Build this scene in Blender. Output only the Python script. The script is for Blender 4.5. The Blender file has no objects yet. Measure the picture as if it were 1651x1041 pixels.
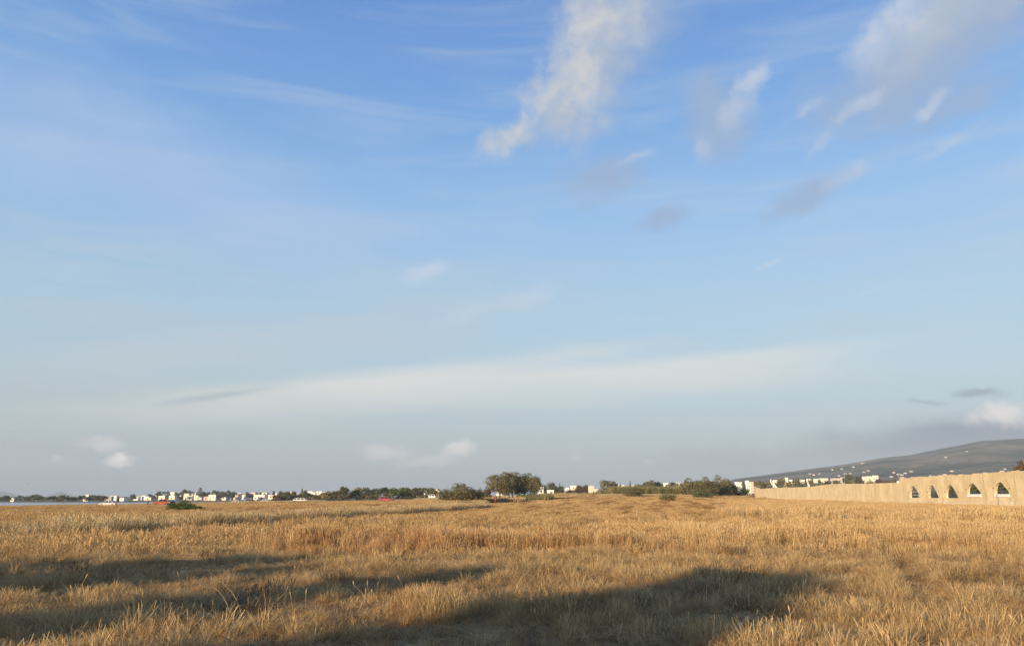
import bpy, bmesh, math, random
import numpy as np
from mathutils import Vector, Matrix
R = math.radians
rng = np.random.default_rng(7)
rnd = random.Random(11)
S = bpy.context.scene
C = S.collection

# ------------------------------------------------------------------ camera
W0, H0, HOR = 1651.0, 1041.0, 799.5
F = 1247.0
CX, CY = W0 / 2, H0 / 2
PITCH = math.atan((HOR - CY) / F)
CAMZ = 1.6
cam = bpy.data.cameras.new('camera')
camo = bpy.data.objects.new('camera', cam)
C.objects.link(camo)
camo.location = (0, 0, CAMZ)
camo.rotation_euler = (R(90) + PITCH, 0, 0)
cam.sensor_width = 36
cam.lens = F / W0 * 36
cam.clip_start = 0.1
cam.clip_end = 40000
S.camera = camo

# ------------------------------------------------------------------ light
SUN_EL = 10.0
SUN_AZ = 218.0                       # compass style: 0 = +Y, 90 = +X
sdir = Vector((math.sin(R(SUN_AZ)) * math.cos(R(SUN_EL)), math.cos(R(SUN_AZ)) * math.cos(R(SUN_EL)), math.sin(R(SUN_EL))))
sun = bpy.data.lights.new('sun', 'SUN')
sun.energy = 5.0
sun.angle = R(0.5)
sun.color = (1.0, 0.76, 0.47)
suno = bpy.data.objects.new('sun', sun)
C.objects.link(suno)
suno.rotation_euler = sdir.to_track_quat('Z', 'Y').to_euler()
suno.location = (-20, -30, 30)
S.view_settings.view_transform = 'Standard'
S.view_settings.look = 'None'
S.view_settings.gamma = 1.0
EXPO = 1.2
S.view_settings.exposure = EXPO
S.view_settings.use_curve_mapping = False

# ------------------------------------------------------------------ node helper
class NT:
    def __init__(self, tree):
        self.t = tree; self.n = tree.nodes; self.l = tree.links
    def new(self, typ, **kw):
        n = self.n.new(typ)
        for k, v in kw.items():
            setattr(n, k, v)
        return n
    def put(self, sock, v):
        if isinstance(v, bpy.types.NodeSocket): self.l.new(v, sock)
        elif v is not None:
            if hasattr(sock, 'default_value') and not isinstance(v, (int, float)) and len(v) == 3 and sock.type == 'RGBA':
                v = (*v, 1)
            sock.default_value = v
    def math(self, op, a, b=None, clamp=False):
        n = self.new('ShaderNodeMath', operation=op, use_clamp=clamp)
        self.put(n.inputs[0], a)
        if b is not None: self.put(n.inputs[1], b)
        return n.outputs[0]
    def vmath(self, op, a, b=None):
        n = self.new('ShaderNodeVectorMath', operation=op)
        self.put(n.inputs[0], a)
        if b is not None: self.put(n.inputs[1], b)
        return n.outputs['Value'] if op in ('LENGTH', 'DOT_PRODUCT') else n.outputs[0]
    def noise(self, vec, scale, detail=3, rough=0.5, dist=0.0, out='Fac', dims='3D'):
        n = self.new('ShaderNodeTexNoise', noise_dimensions=dims)
        if vec is not None: self.l.new(vec, n.inputs['Vector'])
        n.inputs['Scale'].default_value = scale
        n.inputs['Detail'].default_value = detail
        n.inputs['Roughness'].default_value = rough
        n.inputs['Distortion'].default_value = dist
        return n.outputs[out]
    def ramp(self, v, lo, hi, a=0.0, b=1.0, smooth=True):
        n = self.new('ShaderNodeMapRange', interpolation_type='SMOOTHSTEP' if smooth else 'LINEAR')
        self.put(n.inputs[0], v)
        for i, q in enumerate((lo, hi, a, b)): self.put(n.inputs[i + 1], q)
        return n.outputs[0]
    def mix(self, f, a, b, mode='MIX'):
        n = self.new('ShaderNodeMix', data_type='RGBA', blend_type=mode)
        self.put(n.inputs['Factor'], f)
        self.put(n.inputs[6], a); self.put(n.inputs[7], b)
        return n.outputs[2]
    def mapping(self, vec, loc=(0, 0, 0), rot=(0, 0, 0), scale=(1, 1, 1), typ='POINT'):
        n = self.new('ShaderNodeMapping', vector_type=typ)
        self.l.new(vec, n.inputs[0])
        n.inputs['Location'].default_value = loc
        n.inputs['Rotation'].default_value = rot
        n.inputs['Scale'].default_value = scale
        return n.outputs[0]
    def comb(self, x, y, z=0.0):
        n = self.new('ShaderNodeCombineXYZ')
        for i, v in enumerate((x, y, z)): self.put(n.inputs[i], v)
        return n.outputs[0]
    def sep(self, v):
        n = self.new('ShaderNodeSeparateXYZ'); self.l.new(v, n.inputs[0])
        return n.outputs

def ray(px, py):
    a, b = (px - CX) / F, (CY - py) / F
    return Vector((a, math.cos(PITCH) - b * math.sin(PITCH), math.sin(PITCH) + b * math.cos(PITCH)))
def azel(px, py):
    d = ray(px, py).normalized()
    return math.degrees(math.atan2(d.x, d.y)), math.degrees(math.asin(d.z))

# ------------------------------------------------------------------ world
world = bpy.data.worlds.new('World')
S.world = world
world.use_nodes = True
wt = NT(world.node_tree)
wt.n.clear()
sky = wt.new('ShaderNodeTexSky', sky_type='NISHITA', sun_disc=False)
sky.sun_elevation = R(SUN_EL)
sky.sun_rotation = R(SUN_AZ)
sky.altitude = 0
sky.air_density = 1.0
sky.dust_density = 1.0
sky.ozone_density = 2.0
WS = 0.11                                    # background strength
geo = wt.new('ShaderNodeTexCoord').outputs['Generated']
dx, dy, dz = wt.sep(geo)
az = wt.math('MULTIPLY', wt.math('ARCTAN2', dx, dy), 180 / math.pi)
el = wt.math('MULTIPLY', wt.math('ARCSINE', dz), 180 / math.pi)
ae = wt.comb(az, el)
wn = wt.noise(geo, 9.0, 5, 0.6, out='Color')           # ragged edges
wn2 = wt.noise(geo, 30.0, 5, 0.62, out='Color')
def offs(c, amp):
    v = wt.vmath('SUBTRACT', c, (0.5, 0.5, 0.5))
    return wt.vmath('MULTIPLY', v, (amp, amp, 0))
puff = wt.vmath('ADD', wt.vmath('ADD', ae, offs(wn, 5.0)), offs(wn2, 3.4))     # strongly warped
soft = wt.vmath('ADD', ae, offs(wn, 6.0))                                       # softly warped
fine = wt.vmath('ADD', wt.vmath('ADD', ae, offs(wn, 1.8)), offs(wn2, 1.6))      # small cumulus
fib = wt.noise(wt.mapping(ae, rot=(0, 0, R(-8)), scale=(0.05, 0.42, 1)), 1.0, 6, 0.6, 0.6)
fib2 = wt.noise(wt.mapping(ae, rot=(0, 0, R(-24)), scale=(0.12, 0.7, 1)), 1.0, 6, 0.62, 0.8)
fbm = wt.math('ADD', wt.math('MULTIPLY', wt.noise(geo, 16.0, 6, 0.62), 0.55), wt.math('MULTIPLY', wt.noise(geo, 48.0, 6, 0.65), 0.45))
def lin(r, g, b, k=1.0):
    f = lambda c: ((c / 255 + 0.055) / 1.055) ** 2.4 if c > 10 else c / 255 / 12.92
    return tuple(f(c) * k for c in (r, g, b))
def srgb(r, g, b):                           # sky radiance that shows as this colour at exposure 0
    return lin(r, g, b, 1 / WS / 2 ** EXPO)
col = wt.mix(1.0, sky.outputs[0], (1.0, 1.0, 1.0), 'MULTIPLY')
# clear air: Nishita shaped by an even height gradient (the lower sky is milky with sea air)
grad = wt.new('ShaderNodeValToRGB')
cr = grad.color_ramp
stops = [(0.0, (170, 183, 200)), (3.0, (172, 190, 206)), (8.0, (178, 204, 221)), (14, (165, 201, 230)), (20, (144, 190, 238)), (28, (107, 164, 230)), (38, (76, 132, 211)), (60, (96, 148, 214)), (90, (92, 143, 210))]
while len(cr.elements) < len(stops): cr.elements.new(0.5)
for e, (p, c) in zip(cr.elements, stops):
    e.position = p / 90; e.color = (*lin(*c), 1)
wt.put(grad.inputs[0], wt.math('DIVIDE', wt.math('MAXIMUM', el, 0.0), 90.0))
clear = wt.vmath('SCALE', grad.outputs[0]); clear.node.inputs['Scale'].default_value = 1 / WS / 2 ** EXPO
col = wt.mix(0.82, col, clear)
# left half is a little deeper than the right
side = wt.ramp(az, -34, 30, 0.9, 1.1)
tint = wt.mix(side, (0.93, 0.97, 0.99), (1.06, 1.03, 1.01))
tint.node.clamp_factor = False
col = wt.mix(1.0, col, tint, 'MULTIPLY')
def blob(px, py, rx, ry, ang, vec, k=1.0, edge=(0.0, 0.9), gain=1.0, ragg=None, tex=None):
    """one cloud: centre in degrees, half axes, turn; k<1 stretches its +minor side into a soft tail"""
    a, e = azel(px, py)
    q = 0.0459                                # degrees per photo pixel near the middle
    m = wt.mapping(vec, (a, e, 0), (0, 0, R(ang)), (rx * q, ry * q, 1), 'TEXTURE')
    x, y, _ = wt.sep(m)
    if k != 1.0: y = wt.math('MAXIMUM', y, wt.math('MULTIPLY', y, -k))
    d = wt.math('SUBTRACT', 1.0, wt.vmath('LENGTH', wt.comb(x, y)))
    if tex is not None: d = wt.math('ADD', d, wt.math('MULTIPLY', wt.math('SUBTRACT', tex, 0.5), ragg * (1.9 if tex == fbm else 1.0)))
    return wt.math('MULTIPLY', wt.ramp(d, edge[0], edge[1]), gain)
def layer(mask, colour):
    global col
    col = wt.mix(mask, col, colour)
def union(ms):
    o = ms[0]
    for m in ms[1:]: o = wt.math('MAXIMUM', o, m)
    return o
# thin veils (cirrus and haze sheets); the fibre noise covers the whole sky dome
veil = wt.math('MULTIPLY', wt.ramp(fib, 0.42, 0.75), wt.ramp(el, 0, 60, 0.34, 0.18))
layer(veil, srgb(205, 214, 222))
layer(blob(200, 255, 520, 120, -14, soft, edge=(0.0, 1.0), gain=0.42), srgb(175, 197, 235))
layer(blob(40, 255, 150, 60, -5, soft, edge=(0.0, 1.0), gain=0.30), srgb(190, 212, 235))
layer(blob(430, 330, 420, 110, -22, soft, edge=(0.0, 1.0), gain=0.25), srgb(170, 200, 240))
layer(blob(560, 520, 560, 110, 8, soft, edge=(0.0, 1.0), gain=0.40, ragg=0.8, tex=fib), srgb(186, 206, 224))
layer(blob(560, 622, 620, 30, 8, ae, k=0.45, edge=(-0.05, 0.95), gain=0.78, ragg=1.0, tex=fib), tuple(1.22 * v for v in srgb(221, 219, 213)))
layer(blob(330, 560, 520, 40, 10, ae, k=0.6, edge=(0.0, 0.9), gain=0.6, ragg=1.1, tex=fib2), srgb(196, 211, 222))
layer(blob(1010, 596, 560, 22, 3.4, ae, k=0.30, edge=(-0.05, 0.95), gain=0.78, ragg=0.8, tex=fib), tuple(1.18 * v for v in srgb(220, 221, 217)))
layer(blob(100, 640, 500, 70, 2, soft, edge=(0.0, 1.0), gain=0.35), srgb(190, 206, 208))
layer(blob(350, 638, 120, 9, 11, ae, edge=(0.0, 0.9), gain=0.5, ragg=0.5, tex=fib2), srgb(150, 178, 198))
wisps = union([blob(682, 446, 62, 20, 22, fine, edge=(0, 1.0), gain=0.6, ragg=1.2, tex=fib2),
               blob(850, 480, 110, 24, 14, fine, edge=(0.0, 1.2), gain=0.5, ragg=1.8, tex=fib2),
               blob(750, 505, 70, 16, 14, fine, edge=(0.0, 1.2), gain=0.45, ragg=1.6, tex=fib2),
               blob(1235, 428, 34, 7, 16, ae, edge=(0, 1.0), gain=0.5, ragg=1.0, tex=fib2),
               blob(1260, 537, 50, 9, 6, ae, edge=(0, 1.1), gain=0.35, ragg=1.0, tex=fib2),
               blob(1398, 472, 50, 6, 12, ae, edge=(0, 1.0), gain=0.3, ragg=1.0, tex=fib2),
               blob(690, 590, 70, 9, 8, ae, edge=(0, 1.0), gain=0.45, ragg=1.0, tex=fib2)])
layer(wisps, srgb(206, 221, 238))
# grey bodies of the higher cumulus
grey = union([blob(975, 280, 120, 58, 12, soft, edge=(0, 0.9), gain=0.8, ragg=0.7, tex=fbm),
              blob(945, 330, 34, 22, 10, soft, edge=(0, 1.0), gain=0.5, ragg=0.7, tex=fbm),
              blob(1068, 352, 60, 24, 15, fine, edge=(0, 0.8), gain=0.7, ragg=0.7, tex=fbm),
              blob(1160, 195, 80, 92, -20, soft, edge=(0, 0.9), gain=0.85, ragg=0.8, tex=fbm),
              blob(1505, 80, 250, 100, 20, soft, edge=(0, 0.7), gain=0.9, ragg=0.6, tex=fbm),
              blob(1550, 165, 110, 26, 12, fine, edge=(0, 0.9), gain=0.7, ragg=0.8, tex=fbm),
              blob(1300, 318, 90, 30, 18, fine, edge=(0, 0.8), gain=0.8, ragg=0.8, tex=fbm),
              blob(1000, 50, 190, 120, 45, soft, edge=(0, 0.9), gain=0.85, ragg=0.5, tex=fbm)])
layer(grey, srgb(156, 179, 211))
layer(blob(1500, 45, 150, 62, 22, soft, edge=(0, 0.9), gain=0.6, ragg=0.6, tex=fbm), srgb(186, 194, 207))
# sunlit cumulus
big = union([blob(925, 90, 130, 62, 62, puff, k=0.50, edge=(-0.05, 0.95), gain=0.84, ragg=0.85, tex=fbm),
             blob(890, 160, 110, 52, 54, puff, k=0.50, edge=(-0.05, 0.95), gain=0.84, ragg=0.85, tex=fbm),
             blob(832, 216, 92, 34, 30, puff, k=0.70, edge=(-0.05, 0.95), gain=0.82, ragg=0.85, tex=fbm),
             blob(935, 10, 130, 62, 70, puff, k=0.40, edge=(-0.05, 0.95), gain=0.84, ragg=0.85, tex=fbm)])
cn = wt.ramp(wt.noise(geo, 13.0, 5, 0.6, 0.4), 0.40, 0.60)
layer(big, wt.mix(cn, srgb(180, 191, 208), srgb(216, 214, 210)))
lit = union([blob(1210, 135, 52, 17, 30, fine, k=0.6, edge=(0, 0.9), gain=0.75, ragg=1.0, tex=fbm),
             blob(1185, 172, 50, 20, 40, fine, k=0.6, edge=(0, 0.9), gain=0.6, ragg=1.0, tex=fbm),
             blob(1132, 240, 34, 18, 62, fine, k=0.6, edge=(0, 1.0), gain=0.5, ragg=1.0, tex=fbm),
             blob(1400, 60, 80, 26, 42, fine, k=0.4, edge=(0, 0.9), gain=0.7, ragg=0.9, tex=fbm),
             blob(1450, 10, 70, 30, 40, fine, k=0.4, edge=(0, 0.9), gain=0.7, ragg=0.9, tex=fbm),
             blob(1392, 166, 56, 19, 24, fine, edge=(0, 1.0), gain=0.65, ragg=1.0, tex=fbm),
             blob(1505, 172, 30, 13, 24, fine, edge=(0, 1.0), gain=0.6, ragg=1.0, tex=fbm),
             blob(1540, 224, 62, 12, 22, fine, edge=(0, 1.0), gain=0.5, ragg=1.0, tex=fbm),
             blob(1358, 290, 52, 16, 22, fine, edge=(0, 0.9), gain=0.6, ragg=1.0, tex=fbm),
             blob(1325, 240, 44, 13, 46, fine, edge=(0, 1.2), gain=0.45, ragg=1.3, tex=fbm),
             blob(1300, 180, 50, 15, 20, fine, edge=(0, 1.2), gain=0.4, ragg=1.3, tex=fbm),
             blob(1022, 254, 50, 13, 14, fine, edge=(0, 1.0), gain=0.5, ragg=1.0, tex=fbm)])
layer(lit, wt.mix(cn, srgb(184, 200, 226), srgb(212, 216, 226)))
layer(blob(1640, 10, 70, 30, 15, soft, edge=(0, 1.0), gain=0.30), srgb(200, 190, 198))
# low bank over the mountain and along the horizon
bank = union([blob(1570, 705, 360, 46, 4, fine, edge=(0, 0.8), gain=0.85, ragg=0.7, tex=fib),
              blob(1250, 740, 330, 34, 0, fine, edge=(0, 1.0), gain=0.4, ragg=0.7, tex=fib),
              blob(1578, 634, 44, 10, -6, fine, edge=(0, 0.8), gain=0.55, ragg=0.8, tex=fbm),
              blob(1488, 646, 34, 7, -4, fine, edge=(0, 0.9), gain=0.4, ragg=0.8, tex=fbm)])
layer(bank, srgb(122, 136, 162))
pink = union([blob(1622, 664, 56, 19, 8, fine, k=0.7, edge=(0, 0.8), gain=0.7, ragg=1.0, tex=fbm),
              blob(165, 712, 40, 14, 0, fine, edge=(0, 0.9), gain=0.5, ragg=1.0, tex=fbm),
              blob(98, 741, 14, 7, 0, fine, edge=(0, 0.9), gain=0.5, ragg=1.0, tex=fbm),
              blob(620, 728, 58, 17, 6, fine, edge=(0, 0.9), gain=0.5, ragg=1.0, tex=fbm),
              blob(690, 738, 70, 15, 4, fine, edge=(0, 0.9), gain=0.45, ragg=1.0, tex=fbm),
              blob(740, 722, 34, 17, 12, fine, edge=(0, 0.8), gain=0.7, ragg=1.0, tex=fbm),
              blob(1048, 744, 16, 7, 0, fine, edge=(0, 0.9), gain=0.4, ragg=1.0, tex=fbm),
              blob(928, 740, 18, 6, 0, fine, edge=(0, 0.9), gain=0.35, ragg=1.0, tex=fbm)])
layer(pink, tuple(1.75 * v for v in srgb(220, 208, 202)))
layer(blob(196, 734, 26, 13, 10, fine, edge=(0, 0.8), gain=0.95, ragg=1.0, tex=fbm), tuple(2.2 * v for v in srgb(230, 216, 204)))
bg = wt.new('ShaderNodeBackground')
wt.put(bg.inputs[0], col)
bg.inputs[1].default_value = WS
wt.l.new(bg.outputs[0], wt.new('ShaderNodeOutputWorld').inputs[0])

# ------------------------------------------------------------------ object helpers
def tag(o, label=None, cat=None, group=None, kind=None):
    if label: o['label'] = label
    if cat: o['category'] = cat
    if group: o['group'] = group
    if kind: o['kind'] = kind
    return o
def link(name, me, parent=None, mats=()):
    o = bpy.data.objects.new(name, me)
    C.objects.link(o)
    for m in mats: me.materials.append(m)
    if parent: o.parent = parent
    return o
def empty(name, loc, rz=0.0, sc=1.0):
    o = bpy.data.objects.new(name, None)
    C.objects.link(o)
    o.location = loc; o.rotation_euler = (0, 0, rz)
    o.scale = (sc, sc, sc) if isinstance(sc, (int, float)) else sc
    o.empty_display_size = 0.3
    return o
_kids = {}
def kids(o):
    return list(o.children)
def copy_tree(o, parent=None):
    c = o.copy()
    C.objects.link(c)
    if parent: c.parent = parent
    for ch in kids(o): copy_tree(ch, c)
    return c
class MB:
    def __init__(self): self.v = []; self.f = []
    def add(self, vs, fs):
        b = len(self.v)
        self.v += [tuple(v) for v in vs]
        self.f += [tuple(b + i for i in f) for f in fs]
    def box(self, x0, x1, y0, y1, z0, z1):
        self.add([(x0, y0, z0), (x1, y0, z0), (x1, y1, z0), (x0, y1, z0), (x0, y0, z1), (x1, y0, z1), (x1, y1, z1), (x0, y1, z1)],
                 [(0, 3, 2, 1), (4, 5, 6, 7), (0, 1, 5, 4), (1, 2, 6, 5), (2, 3, 7, 6), (3, 0, 4, 7)])
    def tube(self, pts, rad, n=6, cap=True):
        pts = [Vector(p) for p in pts]
        rings = []
        for i, p in enumerate(pts):
            d = (pts[min(i + 1, len(pts) - 1)] - pts[max(i - 1, 0)]).normalized()
            u = d.orthogonal().normalized(); w = d.cross(u)
            r = rad[i] if hasattr(rad, '__len__') else rad
            rings.append([p + (u * math.cos(2 * math.pi * k / n) + w * math.sin(2 * math.pi * k / n)) * r for k in range(n)])
        b = len(self.v)
        for rg in rings: self.v += [tuple(q) for q in rg]
        for i in range(len(pts) - 1):
            for k in range(n):
                a = b + i * n + k; c = b + i * n + (k + 1) % n
                self.f.append((a, c, c + n, a + n))
        if cap:
            self.f.append(tuple(b + k for k in reversed(range(n))))
            self.f.append(tuple(b + (len(pts) - 1) * n + k for k in range(n)))
    def ball(self, c, r, n=8, m=6, sq=(1, 1, 1)):
        vs = []; fs = []
        for i in range(m + 1):
            t = math.pi * i / m
            for k in range(n):
                a = 2 * math.pi * k / n
                vs.append((c[0] + r * sq[0] * math.sin(t) * math.cos(a), c[1] + r * sq[1] * math.sin(t) * math.sin(a), c[2] + r * sq[2] * math.cos(t)))
        for i in range(m):
            for k in range(n):
                fs.append((i * n + k, (i + 1) * n + k, (i + 1) * n + (k + 1) % n, i * n + (k + 1) % n))
        self.add(vs, fs)
    def mesh(self, name, mat=None, smooth=False):
        me = bpy.data.meshes.new(name)
        me.from_pydata(self.v, [], self.f)
        if mat: me.materials.append(mat)
        if smooth: me.polygons.foreach_set('use_smooth', [True] * len(me.polygons))
        me.update()
        return me

# value noise in numpy
def _h(ix, iy, s):
    n = (ix.astype(np.int64) * 374761393 + iy.astype(np.int64) * 668265263 + s * 1442695041) & 0xFFFFFFFF
    n = ((n ^ (n >> 13)) * 1274126177) & 0xFFFFFFFF
    return ((n ^ (n >> 16)) & 0xFFFF) / 65535.0
def vnoise(x, y, s=0):
    x = np.asarray(x, float); y = np.asarray(y, float)
    ix = np.floor(x); iy = np.floor(y); fx = x - ix; fy = y - iy
    fx = fx * fx * (3 - 2 * fx); fy = fy * fy * (3 - 2 * fy)
    a = _h(ix, iy, s); b = _h(ix + 1, iy, s); c = _h(ix, iy + 1, s); d = _h(ix + 1, iy + 1, s)
    return (a * (1 - fx) + b * fx) * (1 - fy) + (c * (1 - fx) + d * fx) * fy
def fbmn(x, y, s=0, o=4):
    t = 0; a = 0.5; n = 0
    for i in range(o):
        t = t + a * vnoise(np.asarray(x) * 2 ** i, np.asarray(y) * 2 ** i, s + i); n += a; a *= 0.5
    return t / n
def sst(a, b, x):
    t = np.clip((np.asarray(x, float) - a) / (b - a), 0, 1)
    return t * t * (3 - 2 * t)

# ------------------------------------------------------------------ terrain
SS = [-0.75, -0.64, -0.45, -0.30, -0.18, 0.0, 0.06, 0.22, 0.31, 0.75]
Z300 = [-2.9, -2.9, -2.1, -0.75, -0.25, 1.2, 2.0, 1.8, 1.2, 1.0]
ROWA = R(10.5)
def rowu(x, y): return np.asarray(x) * math.cos(ROWA) - np.asarray(y) * math.sin(ROWA)
def track_d(x, y):
    k = math.tan(R(23))
    return np.abs(x - (11.2 + (y - 24) * k * 0.95)), np.abs(x - (13.8 + (y - 23.5) * k * 1.2))
def ground(x, y):
    x = np.asarray(x, float); y = np.asarray(y, float)
    r = np.hypot(x, y)
    s = np.clip(x / np.maximum(y, 1.0), -0.75, 0.75)
    z3 = np.interp(s, SS, Z300)
    wet = 1 - sst(-0.36, -0.27, s)
    A = z3 + wet * (-4.3 - z3)
    Cc = z3 + wet * (-2.7 - z3)
    D = np.interp(s, [-0.75, -0.4, -0.2, 0.0, 0.25, 0.4, 0.75], [-1.8, -1.5, -0.6, 3.0, 8.0, 11.0, 13.0])
    Y = np.maximum(y, 0)
    t = np.clip((Y - 60) / 240, 0, 1) ** 2
    z = z3 * t
    z = z + (A - z) * sst(300, 345, Y)
    z = z + (Cc - z) * sst(585, 650, Y)
    z = z + (D - z) * sst(650, 950, Y)
    f = 1 - sst(40, 160, r)
    z = z + f * (0.20 * (fbmn(x / 3.2, y / 3.2, 3, 3) - 0.5) + 0.15 * (fbmn(x / 1.5, y / 1.5, 9, 2) - 0.5))
    dg = np.minimum(*track_d(x, y)); z = z - 0.15 * np.exp(-(dg / 0.30) ** 2) * sst(11, 14, y) * (1 - sst(23, 26, y))
    u = rowu(x, y)
    z = z + 0.05 * np.sin(u * 2 * math.pi / 2.7) * sst(18, 40, r) * (1 - sst(150, 300, r))
    return z
def gz(x, y): return float(ground(np.array([x]), np.array([y]))[0])
def at(px, Y):
    """ground point under a photo column at depth Y"""
    k = (px - CX) / F * math.cos(PITCH)
    return Vector((k * Y, Y, gz(k * Y, Y)))
MPX = lambda Y: Y / (F / math.cos(PITCH))        # metres per photo pixel near the horizon

def new_mat(name):
    m = bpy.data.materials.new(name)
    m.use_nodes = True
    t = NT(m.node_tree); t.n.clear()
    return m, t
def finish(t, shader):
    t.l.new(shader, t.new('ShaderNodeOutputMaterial').inputs[0])
def principled(t, colour, rough=0.8, bump=None, spec=0.3, metal=0.0):
    b = t.new('ShaderNodeBsdfPrincipled')
    t.put(b.inputs['Base Color'], colour); t.put(b.inputs['Roughness'], rough)
    b.inputs['Specular IOR Level'].default_value = spec
    b.inputs['Metallic'].default_value = metal
    if bump is not None: t.l.new(bump, b.inputs['Normal'])
    return b.outputs[0]
def simple(name, c, rough=0.7, var=0.12, scale=3.0, spec=0.3, metal=0.0):
    m, t = new_mat(name)
    oc = t.new('ShaderNodeTexCoord').outputs['Object']
    n = t.noise(oc, scale, 5, 0.6)
    colr = t.mix(t.ramp(n, 0.3, 0.7), tuple(v * (1 - var) for v in c), tuple(min(1, v * (1 + var)) for v in c))
    finish(t, principled(t, colr, rough, None, spec, metal))
    return m

# --- field soil and litter
m_ground, t = new_mat('field_soil')
P = t.new('ShaderNodeNewGeometry').outputs['Position']
rowv = t.mapping(P, rot=(0, 0, ROWA), scale=(1, 1, 1))
strk = t.noise(t.mapping(rowv, scale=(0.55, 0.03, 0.1)), 1.0, 5, 0.65, 0.3)
lit_ = t.noise(P, 3.0, 6, 0.7)
big_ = t.noise(P, 0.06, 4, 0.55)
c1 = t.mix(t.ramp(lit_, 0.3, 0.7), (0.17, 0.105, 0.05), (0.40, 0.275, 0.13))
c1 = t.mix(t.ramp(strk, 0.48, 0.64, 0, 0.8), c1, (0.15, 0.085, 0.042))
c1 = t.mix(t.ramp(big_, 0.45, 0.7, 0, 0.4), c1, (0.30, 0.24, 0.12))
far_ = t.ramp(t.sep(P)[1], 300, 420)
c1 = t.mix(far_, c1, t.mix(t.ramp(t.noise(P, 0.02, 5, 0.6), 0.4, 0.6), (0.13, 0.12, 0.06), (0.24, 0.19, 0.11)))
bp = t.new('ShaderNodeBump'); bp.inputs['Strength'].default_value = 0.6; bp.inputs['Distance'].default_value = 0.06
t.l.new(lit_, bp.inputs['Height'])
finish(t, principled(t, c1, 0.95, bp.outputs[0], 0.1))

def polar_ground():
    fine_a = np.arange(-48, 48.01, 0.4)
    back_a = np.arange(52, 308.01, 4.0)
    a = np.radians(np.concatenate([fine_a, back_a]))
    na = len(a)
    r = [0.6]
    while r[-1] < 7000:
        q = r[-1]
        r.append(q + max(0.12, q * 0.028) if q < 900 else q * 1.10)
    r[-1] = 7000
    r = np.array(r)
    rr, aa = np.meshgrid(r, a, indexing='ij')
    x = rr * np.sin(aa); y = rr * np.cos(aa)
    z = ground(x.ravel(), y.ravel())
    v = np.column_stack([x.ravel(), y.ravel(), z])
    v = np.vstack([v, [[0, 0, gz(0, 0)]]])
    fs = []
    for i in range(len(r) - 1):
        for k in range(na):
            k2 = (k + 1) % na
            fs.append((i * na + k, (i + 1) * na + k, (i + 1) * na + k2, i * na + k2))
    c = len(v) - 1
    for k in range(na): fs.append((c, k, (k + 1) % na))
    me = bpy.data.meshes.new('field')
    me.from_pydata(v.tolist(), [], fs)
    me.polygons.foreach_set('use_smooth', [True] * len(me.polygons))
    me.update()
    bm = bmesh.new(); bm.from_mesh(me); bmesh.ops.recalc_face_normals(bm, faces=bm.faces)
    if bm.faces[0].normal.z < 0: bmesh.ops.reverse_faces(bm, faces=bm.faces)
    bm.to_mesh(me); bm.free()
    return me
tag(link('field', polar_ground(), None, [m_ground]), 'dry harvested straw field sloping down to the lagoon', 'field', kind='structure')

# --- lagoon
m_water, t = new_mat('lagoon_water')
P = t.new('ShaderNodeNewGeometry').outputs['Position']
bp = t.new('ShaderNodeBump'); bp.inputs['Strength'].default_value = 0.25; bp.inputs['Distance'].default_value = 0.05
t.l.new(t.noise(P, 1.6, 3, 0.6), bp.inputs['Height'])
finish(t, principled(t, (0.30, 0.31, 0.31), 0.22, bp.outputs[0], 0.5))
b = MB(); b.add([(-1400, 296, -3.1), (-70, 296, -3.1), (-70, 655, -3.1), (-1400, 655, -3.1)], [(0, 1, 2, 3)])
tag(link('water', b.mesh('water', m_water)), 'pale still lagoon between the straw field and the far shore', 'water', kind='structure')

# --- mountain and far hills
m_mount, t = new_mat('scrub_mountain')
P = t.new('ShaderNodeNewGeometry').outputs['Position']
n1 = t.noise(P, 0.004, 6, 0.62); n2 = t.noise(P, 0.022, 6, 0.7)
c1 = t.mix(t.ramp(n1, 0.38, 0.62), (0.055, 0.056, 0.036), (0.23, 0.185, 0.125))
c1 = t.mix(t.ramp(n2, 0.47, 0.6, 0, 0.75), c1, (0.035, 0.042, 0.026))
finish(t, principled(t, c1, 0.95, None, 0.05))
RX = [1100, 1150, 1185, 1225, 1265, 1310, 1370, 1430, 1470, 1540, 1595, 1651, 1800, 2100, 2600]
RY = [797, 786, 772, 767, 762, 756, 748, 738, 734, 722, 712, 709, 700, 690, 700]
YR = 3500.0
def mount_z(x, y):
    s = np.asarray(x) / np.maximum(y, 1)
    px = s * F / math.cos(PITCH) + CX
    ridge = (HOR - np.interp(px, RX, RY)) * MPX(YR) + CAMZ
    t_ = np.clip((np.asarray(y) - 1100) / (YR - 1100), 0, 1)
    k = t_ ** 1.35
    z = 6 + (ridge - 6) * k * np.where(y > YR, np.clip(1 - (y - YR) / 2600, 0, 1), 1)
    n = (fbmn(np.asarray(x) / 420, np.asarray(y) / 420, 40, 5) - 0.5)
    return z + n * np.minimum(0.30 * np.maximum(ridge - 6, 0), 55) * k ** 1.2 * (0.35 + 0.65 * (1 - sst(3000, 3500, y)))
sx = np.linspace(0.20, 1.45, 190); yy = np.concatenate([np.linspace(1100, 3500, 90), np.linspace(3600, 5600, 14)])
sg, yg = np.meshgrid(sx, yy); xg = sg * yg
zg = mount_z(xg.ravel(), yg.ravel()); zg = np.where(yg.ravel() < 1150, 2.0, zg)
vv = np.column_stack([xg.ravel(), yg.ravel(), zg]).tolist(); nx = len(sx)
ff = [(j * nx + i, j * nx + i + 1, (j + 1) * nx + i + 1, (j + 1) * nx + i) for j in range(len(yy) - 1) for i in range(nx - 1)]
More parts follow.
